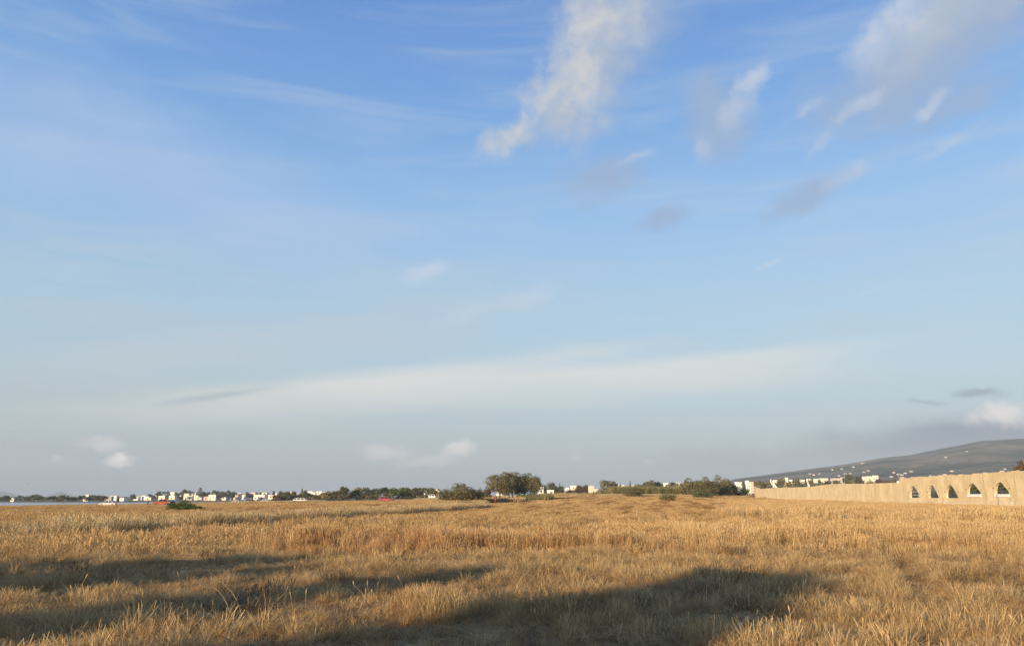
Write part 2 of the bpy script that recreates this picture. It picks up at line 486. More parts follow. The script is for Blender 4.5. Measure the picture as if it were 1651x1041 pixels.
me = bpy.data.meshes.new('mountain'); me.from_pydata(vv, [], ff); me.polygons.foreach_set('use_smooth', [True] * len(ff)); me.update()
tag(link('mountain', me, None, [m_mount]), 'hazy grey scrub mountain rising behind the arched wall', 'mountain', kind='structure')
def far_hill(px0, pxm, px1, ytop, Y, label):
    xs = np.linspace(px0, px1, 40); depth = np.linspace(-1, 1, 9)
    v = []; f = []
    for j, d in enumerate(depth):
        for p in xs:
            h = math.exp(-((p - pxm) / ((px1 - px0) * 0.24)) ** 2) * (HOR - ytop) * MPX(Y)
            h *= (1 - d * d) * (0.8 + 0.4 * float(vnoise(p / 9.0, j * 0.7, 5)))
            k = (p - CX) / F * math.cos(PITCH) * (Y + d * 500)
            v.append((k, Y + d * 500, h - 3))
    n = len(xs)
    for j in range(8):
        for i in range(n - 1): f.append((j * n + i, j * n + i + 1, (j + 1) * n + i + 1, (j + 1) * n + i))
    me = bpy.data.meshes.new('hill'); me.from_pydata(v, [], f); me.polygons.foreach_set('use_smooth', [True] * len(f)); me.update()
    tag(link('hill', me, None, [m_mount]), label, 'hill', kind='structure')
far_hill(-160, -30, 60, 788, 8600, 'faint blue hill far beyond the lagoon at the picture edge')
far_hill(66, 97, 130, 792, 8600, 'faint blue hill far beyond the lagoon trees')

# ------------------------------------------------------------------ haze (one closed box of thin even air)
m_haze = bpy.data.materials.new('thin_sea_haze'); m_haze.use_nodes = True
t = NT(m_haze.node_tree); t.n.clear()
pv = t.new('ShaderNodeVolumePrincipled')
pv.inputs['Color'].default_value = (0.52, 0.63, 0.75, 1)
pv.inputs['Density'].default_value = 0.00016
pv.inputs['Anisotropy'].default_value = 0.0
t.l.new(pv.outputs[0], t.new('ShaderNodeOutputMaterial').inputs['Volume'])
b = MB(); b.box(-9600, 9600, -9600, 9600, -6, 420)
hz = tag(link('haze', b.mesh('haze', m_haze)), 'thin pale sea haze over the whole plain', 'haze', kind='stuff')

# ------------------------------------------------------------------ grass
def straw_mat(name, pale, mid, dark, tr=0.35, streak=0.25):
    m, t = new_mat(name)
    P = t.new('ShaderNodeNewGeometry').outputs['Position']
    tone = t.new('ShaderNodeAttribute', attribute_name='tone').outputs['Fac']
    rd = t.new('ShaderNodeObjectInfo').outputs['Random']
    n = t.noise(P, 0.35, 4, 0.6)
    rowv = t.mapping(P, rot=(0, 0, ROWA))
    strk = t.noise(t.mapping(rowv, scale=(0.55, 0.045, 0.1)), 1.0, 5, 0.65, 0.5)
    f = t.math('ADD', t.math('MULTIPLY', tone, 0.55), t.math('ADD', t.math('MULTIPLY', rd, 0.25), t.math('MULTIPLY', n, 0.35)))
    c = t.mix(t.ramp(f, 0.20, 0.60), dark, mid)
    c = t.mix(t.ramp(f, 0.55, 1.0), c, pale)
    c = t.mix(t.ramp(strk, 0.52, 0.62, 0, streak), c, dark)
    hp = t.noise(P, 0.55, 5, 0.65, 0.4)
    c = t.mix(t.ramp(hp, 0.52, 0.68, 0, 0.45), c, t.mix(0.5, c, (0.42, 0.21, 0.09)))
    c = t.mix(t.ramp(hp, 0.30, 0.44, 0.40, 0), c, t.mix(0.5, c, (0.62, 0.52, 0.34)))
    d = t.new('ShaderNodeBsdfDiffuse'); t.put(d.inputs[0], c)
    tl = t.new('ShaderNodeBsdfTranslucent'); t.put(tl.inputs[0], c)
    mx = t.new('ShaderNodeMixShader'); mx.inputs[0].default_value = tr
    t.l.new(d.outputs[0], mx.inputs[1]); t.l.new(tl.outputs[0], mx.inputs[2])
    finish(t, mx.outputs[0])
    return m
m_mat = straw_mat('matted_straw', (0.68, 0.51, 0.28), (0.51, 0.335, 0.15), (0.22, 0.13, 0.055))
m_tall = straw_mat('tall_straw', (0.72, 0.55, 0.31), (0.55, 0.375, 0.175), (0.27, 0.155, 0.065))
m_rust = straw_mat('rusty_straw', (0.56, 0.38, 0.20), (0.42, 0.25, 0.115), (0.23, 0.12, 0.05))
m_fea = straw_mat('feathery_straw', (0.70, 0.54, 0.31), (0.55, 0.39, 0.19), (0.32, 0.20, 0.085))
m_stub = straw_mat('cut_stubble', (0.66, 0.49, 0.26), (0.52, 0.345, 0.155), (0.20, 0.105, 0.05), streak=0.85)
m_dead = straw_mat('dead_weed', (0.26, 0.19, 0.11), (0.16, 0.11, 0.065), (0.08, 0.055, 0.035))
m_reed = straw_mat('green_reed', (0.30, 0.27, 0.11), (0.16, 0.17, 0.065), (0.08, 0.09, 0.035))
m_weed = straw_mat('pale_weed', (0.60, 0.49, 0.31), (0.45, 0.34, 0.185), (0.22, 0.16, 0.085))

def blades(n, rad, hmin, hmax, w, lean, curl, head=0.0, segs=2, seed=0, bias=(0, 0)):
    g = np.random.default_rng(seed)
    v = []; f = []; tn = []
    for i in range(n):
        a = g.uniform(0, 2 * math.pi); r = rad * math.sqrt(g.uniform())
        x, y = r * math.cos(a), r * math.sin(a)
        h = g.uniform(hmin, hmax) * (1 - 0.25 * (r / rad) ** 2)
        la = g.uniform(0, 2 * math.pi); lm = abs(g.normal(0, lean)); 
        lx, ly = math.cos(la) * lm + bias[0], math.sin(la) * lm + bias[1]
        fa = g.uniform(0, math.pi); wx, wy = math.cos(fa) * w * 0.5, math.sin(fa) * w * 0.5
        c = g.uniform(0.3, 1.0) * curl
        to = float(g.uniform(0, 1))
        b0 = len(v)
        for sgi in range(segs + 1):
            q = sgi / segs
            k = q + c * q * q
            px, py = x + lx * h * k, y + ly * h * k
            pz = h * q * (1 - 0.35 * c * q * lm) - 0.03
            ww = 1.0 if sgi == 0 else (0.85 if sgi < segs else 0.25)
            if head and sgi == segs: ww = 0.9
            v += [(px - wx * ww, py - wy * ww, pz), (px + wx * ww, py + wy * ww, pz)]
            tn += [to, to]
        for sgi in range(segs):
            o = b0 + 2 * sgi
            f.append((o, o + 1, o + 3, o + 2))
        if head and g.uniform() < head:
            tx, ty, tz = px, py, pz
            hl = g.uniform(0.06, 0.11); hw = max(w * 1.7, 0.011)
            ux, uy = math.cos(fa) * hw, math.sin(fa) * hw
            dx_, dy_ = lx * hl * 1.3 + g.normal(0, 0.02), ly * hl * 1.3 + g.normal(0, 0.02)
            o = len(v)
            v += [(tx, ty, tz - 0.01), (tx + dx_ * .5 - ux * .6, ty + dy_ * .5 - uy * .6, tz + hl * .5), (tx + dx_, ty + dy_, tz + hl), (tx + dx_ * .5 + ux * .6, ty + dy_ * .5 + uy * .6, tz + hl * .5)]
            tn += [min(1, to + .25)] * 4
            f.append((o, o + 1, o + 2, o + 3))
    return v, f, tn
def clump(name, mat, *a, **k):
    v, f, tn = blades(*a, **k)
    me = bpy.data.meshes.new(name); me.from_pydata(v, [], f); me.materials.append(mat)
    at_ = me.attributes.new('tone', 'FLOAT', 'POINT'); at_.data.foreach_set('value', tn)
    me.update()
    return bpy.data.objects.new(name, me)
def scatter(name, label, cat, clumps, pts, scl, rot, pick):
    """one stuff object: points with attributes, each carrying one of the clump meshes"""
    me = bpy.data.meshes.new(name)
    me.vertices.add(len(pts)); me.vertices.foreach_set('co', np.ascontiguousarray(pts, dtype=np.float32).ravel())
    for an, ty, key, dat in (('scl', 'FLOAT', 'value', scl), ('rot', 'FLOAT_VECTOR', 'vector', rot), ('pick', 'INT', 'value', pick)):
        q = me.attributes.new(an, ty, 'POINT'); q.data.foreach_set(key, np.ascontiguousarray(dat).ravel())
    me.update()
    o = link(name, me)
    tag(o, label, cat, kind='stuff')
    col_ = bpy.data.collections.new(name + '_clumps')
    for c in clumps: col_.objects.link(c)
    ng = bpy.data.node_groups.new(name + '_scatter', 'GeometryNodeTree')
    ng.interface.new_socket('Geometry', in_out='INPUT', socket_type='NodeSocketGeometry')
    ng.interface.new_socket('Geometry', in_out='OUTPUT', socket_type='NodeSocketGeometry')
    N = ng.nodes; L = ng.links
    gi = N.new('NodeGroupInput'); go = N.new('NodeGroupOutput')
    ci = N.new('GeometryNodeCollectionInfo'); ci.inputs['Collection'].default_value = col_
    ci.inputs['Separate Children'].default_value = True; ci.inputs['Reset Children'].default_value = True
    ip = N.new('GeometryNodeInstanceOnPoints')
    ip.inputs['Pick Instance'].default_value = True
    def attr(nm, ty):
        a = N.new('GeometryNodeInputNamedAttribute'); a.data_type = ty; a.inputs['Name'].default_value = nm
        return a.outputs['Attribute']
    L.new(gi.outputs[0], ip.inputs['Points']); L.new(ci.outputs[0], ip.inputs['Instance'])
    L.new(attr('pick', 'INT'), ip.inputs['Instance Index'])
    L.new(attr('rot', 'FLOAT_VECTOR'), ip.inputs['Rotation'])
    L.new(attr('scl', 'FLOAT'), ip.inputs['Scale'])
    L.new(ip.outputs[0], go.inputs[0])
    md = o.modifiers.new('scatter', 'NODES'); md.node_group = ng
    return o

# where what grows ---------------------------------------------------------
WALL_A = Vector((62.1, 96.0)); WALL_D = Vector((0.1387, 1.0)).normalized()   # wall face line
def wall_right(x, y):                         # >0 : behind the wall face
    n = Vector((WALL_D.y, -WALL_D.x))
    return (x - WALL_A.x) * n.x + (y - WALL_A.y) * n.y
def zone_tall(x, y):
    s = x / np.maximum(y, 1)
    wob = (vnoise(x / 2.5, y / 2.5, 21) - 0.5) * 2.4
    yb = 22.6 + 1.6 * wob
    back = 29 + 8 * sst(0.05, 0.3, s) + wob
    m = (y > yb) & (y < back) & (x > -8.2 + (y - 22) * 0.2 + wob)
    return m
def zone_right(x, y):
    s = x / np.maximum(y, 1)
    wob = (vnoise(x / 4, y / 4, 22) - 0.5) * 8
    return (y > 40 + wob * .5) & (wall_right(x, y) < -0.2) & (x > 0.255 * y + 1.5 + wob * .4 + np.maximum(0, 60 - y) * 0.14) & (y < 190)
def zone_strip(x, y):
    u = rowu(x, y)
    return (y > 30) & (y < 110) & (u < -22.4 + 0.5 * (vnoise(y / 4, u * 0, 31) - .5)) & (u > -27.5) 
def zone_gap(x, y):
    u = rowu(x, y)
    g = (u > -22.4) & (u < -20.4) & (y > 30) & (y < 75)
    g |= (np.abs(u + 30.5) < 0.8) & (y > 28) & (y < 60)
    return g
def track(x, y):
    k = math.tan(R(23))
    a = np.abs(x - (11.2 + (y - 24) * k * 0.95)) ; b_ = np.abs(x - (13.8 + (y - 23.5) * k * 1.2))
    return ((a < 0.36) | (b_ < 0.36)) & (y < 26) & (y > 12)
def sample(dens, y0, y1, margin=3.0, half=0.74):
    A = half * (y1 ** 2 - y0 ** 2) + 2 * margin * (y1 - y0)
    n = int(A * dens)
    # depth with pdf ~ width
    q = rng.uniform(0, 1, n)
    a_, b_ = half, margin
    c_ = -(half * y0 ** 2 + 2 * 0.5 * 2 * margin * y0 * 0.5 * 2 * 0.5 + q * A)
    # solve half*y^2 + 2*margin*y - (half*y0^2 + 2*margin*y0 + q*A) = 0
    K = half * y0 ** 2 + 2 * margin * y0 + q * A
    y = (-2 * margin + np.sqrt(4 * margin ** 2 + 4 * half * K)) / (2 * half)
    x = rng.uniform(-1, 1, n) * (half * y + margin)
    return x, y
def build_pts(x, y, keep, sc, tilt=0.12, lean_az=None):
    x = x[keep]; y = y[keep]; sc = sc[keep] if hasattr(sc, '__len__') else np.full(len(x), sc)
    z = ground(x, y)
    n = len(x)
    rot = np.column_stack([rng.normal(0, tilt, n), rng.normal(0, tilt, n), rng.uniform(0, 6.283, n)]).astype(np.float32)
    return np.column_stack([x, y, z]), sc.astype(np.float32), rot
def go(name, label, cat, clumps, x, y, keep, sc, tilt=0.12, weights=None):
    p, s_, r_ = build_pts(x, y, keep, sc, tilt)
    k = len(clumps)
    pk = rng.choice(k, len(p), p=weights).astype(np.int32)
    return scatter(name, label, cat, clumps, p, s_, r_, pk)

# A: matted dead grass near the camera: domed tufts over a short carpet, feathery tops
def domes(n, rad, lmin, lmax, w, seed, droop=0.75, head=0.0):
    """blades arching outwards from the middle of a tuft"""
    g = np.random.default_rng(seed); v = []; f = []; tn = []
    for i in range(n):
        a = g.uniform(0, 6.283); r = rad * 0.6 * g.uniform() ** 0.6
        oa = a + g.normal(0, 0.7); ln = g.uniform(lmin, lmax); out = g.uniform(0.1, 1.0)
        x, y, z = r * math.cos(a), r * math.sin(a), -0.02
        fa = oa + math.pi / 2 + g.normal(0, 0.6); wx, wy = math.cos(fa) * w / 2, math.sin(fa) * w / 2
        el_ = math.pi / 2 - out * 1.05; to = g.uniform(); o = len(v)
        for k in range(4):
            ww = (1.0, .9, .7, .2)[k] if not head else (1, .8, 1.3, .8)[k]
            v += [(x - wx * ww, y - wy * ww, z), (x + wx * ww, y + wy * ww, z)]; tn += [to, to]
            x += math.cos(oa) * math.cos(el_) * ln / 3; y += math.sin(oa) * math.cos(el_) * ln / 3; z += math.sin(el_) * ln / 3
            el_ -= droop * out * g.uniform(.5, 1.3)
        for k in range(3): f.append((o + 2 * k, o + 2 * k + 1, o + 2 * k + 3, o + 2 * k + 2))
    me = bpy.data.meshes.new('grass_tuft'); me.from_pydata(v, [], f)
    q = me.attributes.new('tone', 'FLOAT', 'POINT'); q.data.foreach_set('value', tn); me.update()
    return me
def dome(name, mat, *a, **k):
    me = domes(*a, **k); me.materials.append(mat); return bpy.data.objects.new(name, me)
x, y = sample(62, 3.2, 27)
th = zone_tall(x, y); tr_ = track(x, y)
mound = fbmn(x / 1.1, y / 1.1, 51, 3); fine_ = vnoise(x / 0.35, y / 0.35, 52)
hh = 0.50 + 0.85 * sst(0.3, 0.75, mound) * (0.45 + 0.8 * fine_)
hh = np.where(tr_, 0.22, hh)
clA = [dome('matted_grass_tuft', m_mat, 120, 0.17, 0.07, 0.19, 0.0038, 100 + i) for i in range(4)]
clA += [dome('rusty_grass_tuft', m_rust, 110, 0.16, 0.07, 0.20, 0.0038, 110 + i) for i in range(2)]
clA += [dome('feathery_grass_tuft', m_fea, 60, 0.16, 0.14, 0.30, 0.0042, 120 + i, 0.60, 0.9) for i in range(2)]
hole = ((mound < 0.43) | (fbmn(x / 2.6, y / 2.6, 58, 3) < 0.36)) & (rng.uniform(0, 1, len(x)) < 0.80)
go('matted_grass', 'matted dead straw grass covering the near ground', 'grass', clA, x, y, ~th & ~hole, hh, 0.22, [.17, .17, .17, .17, .08, .08, .08, .08])
x, y = sample(22, 3.2, 27)
clK = [clump('short_grass_tuft', m_rust, 130, 0.30, 0.03, 0.09, 0.005, 0.5, 0.8, 0.0, 1, 130 + i) for i in range(2)] + [clump('short_dead_tuft', m_dead, 110, 0.30, 0.03, 0.09, 0.005, 0.5, 0.8, 0.0, 1, 133)] + [clump('short_straw_tuft', m_mat, 130, 0.30, 0.03, 0.10, 0.005, 0.6, 0.8, 0.0, 1, 135 + i) for i in range(2)]
go('short_grass', 'short brown dead grass between the near tufts', 'grass', clK, x, y, ~zone_tall(x, y), np.full(len(x), 1.0), 0.15)

# loose straws lying about, single upright stalks and brown dead weeds among the tufts
def lying(n, rad, lmin, lmax, w, seed):
    g = np.random.default_rng(seed); v = []; f = []; tn = []
    for i in range(n):
        a, r = g.uniform(0, 6.283), rad * math.sqrt(g.uniform()); ha = g.uniform(0, 6.283); ln = g.uniform(lmin, lmax)
        x, y, z = r * math.cos(a), r * math.sin(a), g.uniform(0.02, 0.16); tz = g.normal(0, .18) + .12
        dx_, dy_ = math.cos(ha) * ln, math.sin(ha) * ln; px_, py_ = -math.sin(ha) * w, math.cos(ha) * w
        o = len(v); bend = g.normal(0, .06)
        v += [(x - px_, y - py_, z), (x + px_, y + py_, z), (x + dx_ * .5 + px_ + py_ / w * 0 + bend * px_ / w, y + dy_ * .5 + py_ + bend * py_ / w, z + tz * ln * .7), (x + dx_ * .5 - px_ + bend * px_ / w, y + dy_ * .5 - py_ + bend * py_ / w, z + tz * ln * .7),
              (x + dx_, y + dy_, z + tz * ln)]
        f += [(o, o + 1, o + 2, o + 3), (o + 3, o + 2, o + 4)]; tn += [float(g.uniform(.5, 1))] * 5
    me = bpy.data.meshes.new('loose_straw'); me.from_pydata(v, [], f); me.materials.append(m_fea)
    q = me.attributes.new('tone', 'FLOAT', 'POINT'); q.data.foreach_set('value', tn); me.update()
    return bpy.data.objects.new('loose_straw', me)
x, y = sample(9, 3.5, 24)
go('straw_litter', 'loose pale straws lying across the near tufts', 'straw', [lying(12, 0.4, 0.18, 0.5, 0.0022, 140 + i) for i in range(4)], x, y, (vnoise(x / 1.7, y / 1.7, 53) > 0.4) & ~zone_tall(x, y), np.full(len(x), 1.0), 0.1)
x, y = sample(0.5, 3.5, 26)
go('single_stalks', 'thin upright dry stalks standing above the near tufts', 'grass', [clump('dry_stalk', m_tall, 7, 0.3, 0.22, 0.48, 0.0045, 0.28, 0.7, 0.9, 3, 150 + i) for i in range(4)], x, y, (fbmn(x / 2.4, y / 2.4, 54, 2) > 0.52) & ~zone_tall(x, y), 0.7 + 0.5 * vnoise(x, y, 55), 0.12)
x, y = sample(2.4, 3.5, 60)
go('dead_weeds', 'dark brown dead weeds dotted through the field', 'weeds', [clump('dead_weed', m_dead, 46, 0.22, 0.10, 0.30, 0.006, 0.55, 0.8, 0.4, 2, 160 + i) for i in range(4)], x, y, (fbmn(x / 1.9, y / 1.9, 56, 3) > 0.60), 0.7 + 0.6 * vnoise(x * 2, y * 2, 57), 0.12)

# B: uncut standing band
x, y = sample(9, 21, 44)
th = zone_tall(x, y)
sB = (0.58 + 0.52 * fbmn(x / 1.2, y / 1.2, 61, 2)) * (0.6 + 0.4 * sst(22.5, 25, y))
clB = [clump('standing_straw_tuft', m_tall, 46, 0.34, 0.45, 0.78, 0.009, 0.10, 0.5, 0.8, 2, 200 + i, bias=(0.05, 0)) for i in range(4)]
clBr = [clump('rusty_standing_tuft', m_rust, 46, 0.34, 0.40, 0.72, 0.009, 0.13, 0.6, 0.7, 2, 210 + i, bias=(0.05, 0)) for i in range(2)]
pR = 1 - sst(-3.0, 8.0, x)
isr = rng.uniform(0, 1, len(x)) < 0.15 + 0.75 * pR
go('standing_straw', 'uncut golden standing straw band across the field', 'grass', clB, x, y, th & ~isr, sB, 0.05)
go('rusty_standing_straw', 'reddish standing straw at the band\'s end', 'grass', clBr, x, y, th & isr, sB, 0.05)

# right: tall pale grass up to the wall
x, y = sample(1.7, 38, 190)
zr = zone_right(x, y)
clD = [clump('pale_tall_tuft', m_tall, 60, 0.7, 0.40, 0.85, 0.018, 0.14, 0.6, 0.7, 2, 300 + i) for i in range(4)]
clD += [clump('pale_weed_tuft', m_weed, 60, 0.6, 0.35, 0.80, 0.018, 0.22, 0.8, 0.5, 2, 310 + i) for i in range(2)]
go('tall_wall_grass', 'tall pale grass growing up to the arched wall', 'grass', clD, x, y, zr, (0.6 + 0.6 * vnoise(x / 3, y / 3, 62)) * (1 - 0.32 * sst(55, 85, y)), 0.06, [.19, .19, .19, .19, .12, .12])

# left strip of tall pale grass beside the mown gap
x, y = sample(3.2, 28, 112)
st = zone_strip(x, y)
clS = [clump('strip_grass_tuft', m_weed, 50, 0.45, 0.35, 0.70, 0.013, 0.25, 0.8, 0.6, 2, 320 + i, bias=(0.12, 0.05)) for i in range(3)] + [clump('strip_straw_tuft', m_tall, 50, 0.45, 0.35, 0.70, 0.013, 0.2, 0.8, 0.6, 2, 330)]
go('pale_strip_grass', 'strip of tall pale grass left uncut in the field', 'grass', clS, x, y, st, 0.8 + 0.5 * vnoise(x / 2, y / 2, 63), 0.08)

# C: cut stubble in rows, three reaches
def rowmask(x, y, wob=0.5):
    u = rowu(x, y) + (fbmn(x / 14, y / 14, 71, 2) - 0.5) * 0.9
    v_ = np.asarray(x) * math.sin(ROWA) + np.asarray(y) * math.cos(ROWA)
    fr = np.mod(u / 2.7, 1.0)
    brk = vnoise(u / 2.7 // 1 * 3.1, v_ / 9.0, 72)
    return np.where(brk > 0.36, fr, 0.6)
x, y = sample(9, 21.5, 62)
fr = rowmask(x, y)
pat = fbmn(x / 2.2, y / 2.2, 74, 3)
k = ~zone_tall(x, y) & ~zone_right(x, y) & ~zone_strip(x, y) & (rng.uniform(0, 1, len(x)) < np.where(fr < 0.30, 0.06, 1.0)) & ~(zone_gap(x, y) & (rng.uniform(0, 1, len(x)) < .75))
sC = 0.55 + 0.9 * pat + 0.35 * (1 - sst(-12, -4, x)) * pat
clC = [clump('stubble_tuft', m_stub, 70, 0.38, 0.06, 0.18, 0.010, 0.4, 0.7, 0.10, 2, 400 + i) for i in range(4)] + [clump('stubble_weed_tuft', m_mat, 56, 0.34, 0.14, 0.36, 0.011, 0.6, 0.9, 0.3, 2, 410 + i) for i in range(2)]
go('near_stubble', 'cut ochre stubble rows behind the standing band', 'grass', clC, x, y, k, sC, 0.15)
x, y = sample(2.2, 60, 142, 4)
fr = rowmask(x, y)
k = ~zone_right(x, y) & ~zone_strip(x, y) & (rng.uniform(0, 1, len(x)) < np.where(fr < 0.32, 0.05, 1.0)) & ~(zone_gap(x, y) & (rng.uniform(0, 1, len(x)) < .8)) & (wall_right(x, y) < -.5)
clM = [clump('stubble_patch', m_stub, 90, 0.70, 0.07, 0.19, 0.026, 0.35, 0.7, 0.0, 2, 420 + i) for i in range(4)]
go('middle_stubble', 'cut ochre stubble rows in the middle of the field', 'grass', clM, x, y, k, 0.6 + 0.8 * fbmn(x / 4, y / 4, 75, 3), 0.1)
x, y = sample(0.55, 140, 318, 6)
fr = rowmask(x, y)
k = ~zone_right(x, y) & (rng.uniform(0, 1, len(x)) < np.where(np.mod(rowu(x, y) / 5.4, 1) < 0.34, 0.08, 1.0)) & (wall_right(x, y) < -.5) & (ground(x, y) > -2.85)
clF = [clump('stubble_sheet', m_stub, 120, 1.5, 0.09, 0.24, 0.06, 0.3, 0.6, 0.0, 1, 430 + i) for i in range(4)]
go('far_stubble', 'cut ochre stubble on the far part of the field', 'grass', clF, x, y, k, 0.6 + 0.8 * fbmn(x / 8, y / 8, 76, 3), 0.06)
# crushed dark stubble in the wheel tracks and between the swaths
TRK = [4.4, 6.2, 1.2, -0.6, 9.6, 11.4, -4.5, -9.5, -14.0, -17.5, -33.0, -40.0, -48.0]
n_ = 13000
x, y = sample(1.0, 40, 230, 4)
tk = rng.integers(0, len(TRK), n_); v_ = 40 + 190 * rng.uniform(0, 1, n_) ** 1.3
u_ = np.array(TRK)[tk] + rng.normal(0, 0.13, n_) + 0.5 * (vnoise(v_ / 18, tk * 7.0, 91) - 0.5)
x = u_ * math.cos(ROWA) + v_ * math.sin(ROWA); y = -u_ * math.sin(ROWA) + v_ * math.cos(ROWA)
k = (vnoise(v_ / 11.0, tk * 3.7, 92) > np.where(tk < 4, 0.54, 0.60)) & (y > 41) & ~zone_right(x, y) & ~zone_tall(x, y) & (wall_right(x, y) < -.5) & (np.abs(x) < 0.74 * y + 3)
m_track = straw_mat('crushed_stubble', (0.44, 0.28, 0.13), (0.31, 0.185, 0.085), (0.18, 0.105, 0.05))
go('track_litter', 'dark crushed stubble lines left by wheels across the mown field', 'stubble', [clump('crushed_tuft', m_track, 46, 0.5, 0.08, 0.24, 0.02, 0.5, 0.7, 0.0, 2, 450 + i) for i in range(3)], x, y, k, 0.8 + 0.4 * vnoise(x, y, 93) + np.clip((y - 60) / 140, 0, 0.7), 0.1)
# pale grass fringe along the lagoon edge and rough weeds at the field's end
x, y = sample(0.5, 200, 345, 6)
s_ = x / y
fringe = (s_ < -0.24) & (np.abs(y - (225 + 40 * vnoise(s_ * 14, y * 0, 81) + 60 * sst(-0.5, -0.7, s_))) < 16) 
weeds = (s_ > -0.12) & (s_ < 0.34) & (y > 268) & (vnoise(x / 9, y / 9, 83) > 0.45)
clW = [clump('shore_grass_tuft', m_weed, 90, 1.5, 0.3, 0.8, 0.06, 0.3, 0.7, 0.0, 1, 440 + i) for i in range(3)]
go('shore_grass', 'pale rough grass fringe along the lagoon edge and the field end', 'grass', clW, x, y, (fringe | weeds) & (ground(x, y) > -2.9), 0.7 + 0.6 * vnoise(x / 6, y / 6, 84), 0.06)
#PART2
# ------------------------------------------------------------------ the arched wall
def plaster(name, base, pale, dark):
    m, t = new_mat(name)
    oc = t.new('ShaderNodeTexCoord').outputs['Object']
    n1 = t.noise(oc, 0.35, 6, 0.65); n2 = t.noise(oc, 2.2, 6, 0.7)
    drip = t.noise(t.mapping(oc, scale=(0.8, 0.8, 0.16)), 1.0, 6, 0.7, 0.8)
    c = t.mix(t.ramp(n1, 0.35, 0.65), base, pale)
    c = t.mix(t.ramp(n2, 0.52, 0.70, 0, 0.65), c, dark)
    c = t.mix(t.math('MULTIPLY', t.ramp(drip, 0.52, 0.66, 0, 0.75), t.ramp(n1, 0.35, 0.6)), c, dark)
    n3 = t.noise(oc, 0.9, 5, 0.7, 0.6)
    c = t.mix(t.ramp(n3, 0.60, 0.66, 0, 0.6), c, pale)
    bp = t.new('ShaderNodeBump'); bp.inputs['Strength'].default_value = 0.5; bp.inputs['Distance'].default_value = 0.05
    t.l.new(n2, bp.inputs['Height'])
    finish(t, principled(t, c, 0.92, bp.outputs[0], 0.15))
    return m
m_wall = plaster('old_ochre_plaster', (0.54, 0.43, 0.255), (0.66, 0.55, 0.355), (0.34, 0.25, 0.14))
m_pale = plaster('pale_plaster', (0.54, 0.44, 0.28), (0.66, 0.56, 0.40), (0.42, 0.33, 0.2))
m_white = simple('white_limewash', (0.74, 0.72, 0.68), 0.8, 0.08, 1.5)
m_cream = simple('cream_limewash', (0.68, 0.62, 0.53), 0.8, 0.10, 1.5)
m_greyw = simple('weathered_grey_render', (0.40, 0.38, 0.36), 0.85, 0.12, 1.0)
m_pink = simple('faded_pink_render', (0.62, 0.49, 0.42), 0.85, 0.10, 1.0)
m_tile = simple('terracotta_tile', (0.34, 0.17, 0.10), 0.8, 0.2, 2.0)
m_glass = simple('dark_window', (0.035, 0.04, 0.045), 0.15, 0.1, 1.0, 0.5)
m_wood = simple('brown_door_wood', (0.16, 0.09, 0.05), 0.6, 0.2, 6.0)
m_stone = simple('brown_stone', (0.24, 0.16, 0.09), 0.9, 0.2, 4.0)
m_metal = simple('grey_metal', (0.30, 0.30, 0.30), 0.5, 0.1, 4.0, 0.5, 0.6)

SL = 0.1387
def wall_at(px, off=0.0):
    """u along the wall and depth where a photo column meets the wall face"""
    k = (px - CX) / F * math.cos(PITCH)
    y = (WALL_A.x - SL * WALL_A.y) / (k - SL)
    return (y - WALL_A.y) / WALL_D.y, y
def wz(px, py):
    u, y = wall_at(px)
    return u, CAMZ + (HOR - py) * MPX(y)
top_hi = [wz(p, q) for p, q in ((1453, 771.5), (1470, 770), (1500, 768.3), (1540, 766), (1580, 763.6), (1620, 761), (1651, 758.5))]
u_end = -42.0
top_hi.append((u_end, top_hi[-1][1] + 0.1))
top_lo = [wz(p, q) for p, q in ((1217, 786.3), (1222, 786.3), (1224, 788.2), (1250, 786.4), (1290, 785.4), (1310, 784.2), (1332, 782.4), (1400, 781), (1440, 779.6), (1453, 778.8))]
u_step = wall_at(1453)[0]; u_far = wall_at(1217)[0]
ARCH = []
for (pl, pr, py_t, py_s) in ((1466, 1484.5, 781.5, 802), (1496, 1514.5, 780.2, 802.2), (1524, 1546, 779.8, 802.4), (1559, 1584, 777.6, 796.5), (1603, 1629.5, 775.6, 796.3), (1656, 1688, 773.5, 796)):
    pl, pr, py_t = pl + 0.06 * (pr - pl), pr - 0.07 * (pr - pl), py_t + 0.07 * (py_s - py_t)
    u1, u0 = wall_at(pl)[0], wall_at(pr)[0]
    pc = (pl + pr) / 2
    ARCH.append((u0, u1, wz(pc, py_s)[1], wz(pc, py_t)[1]))
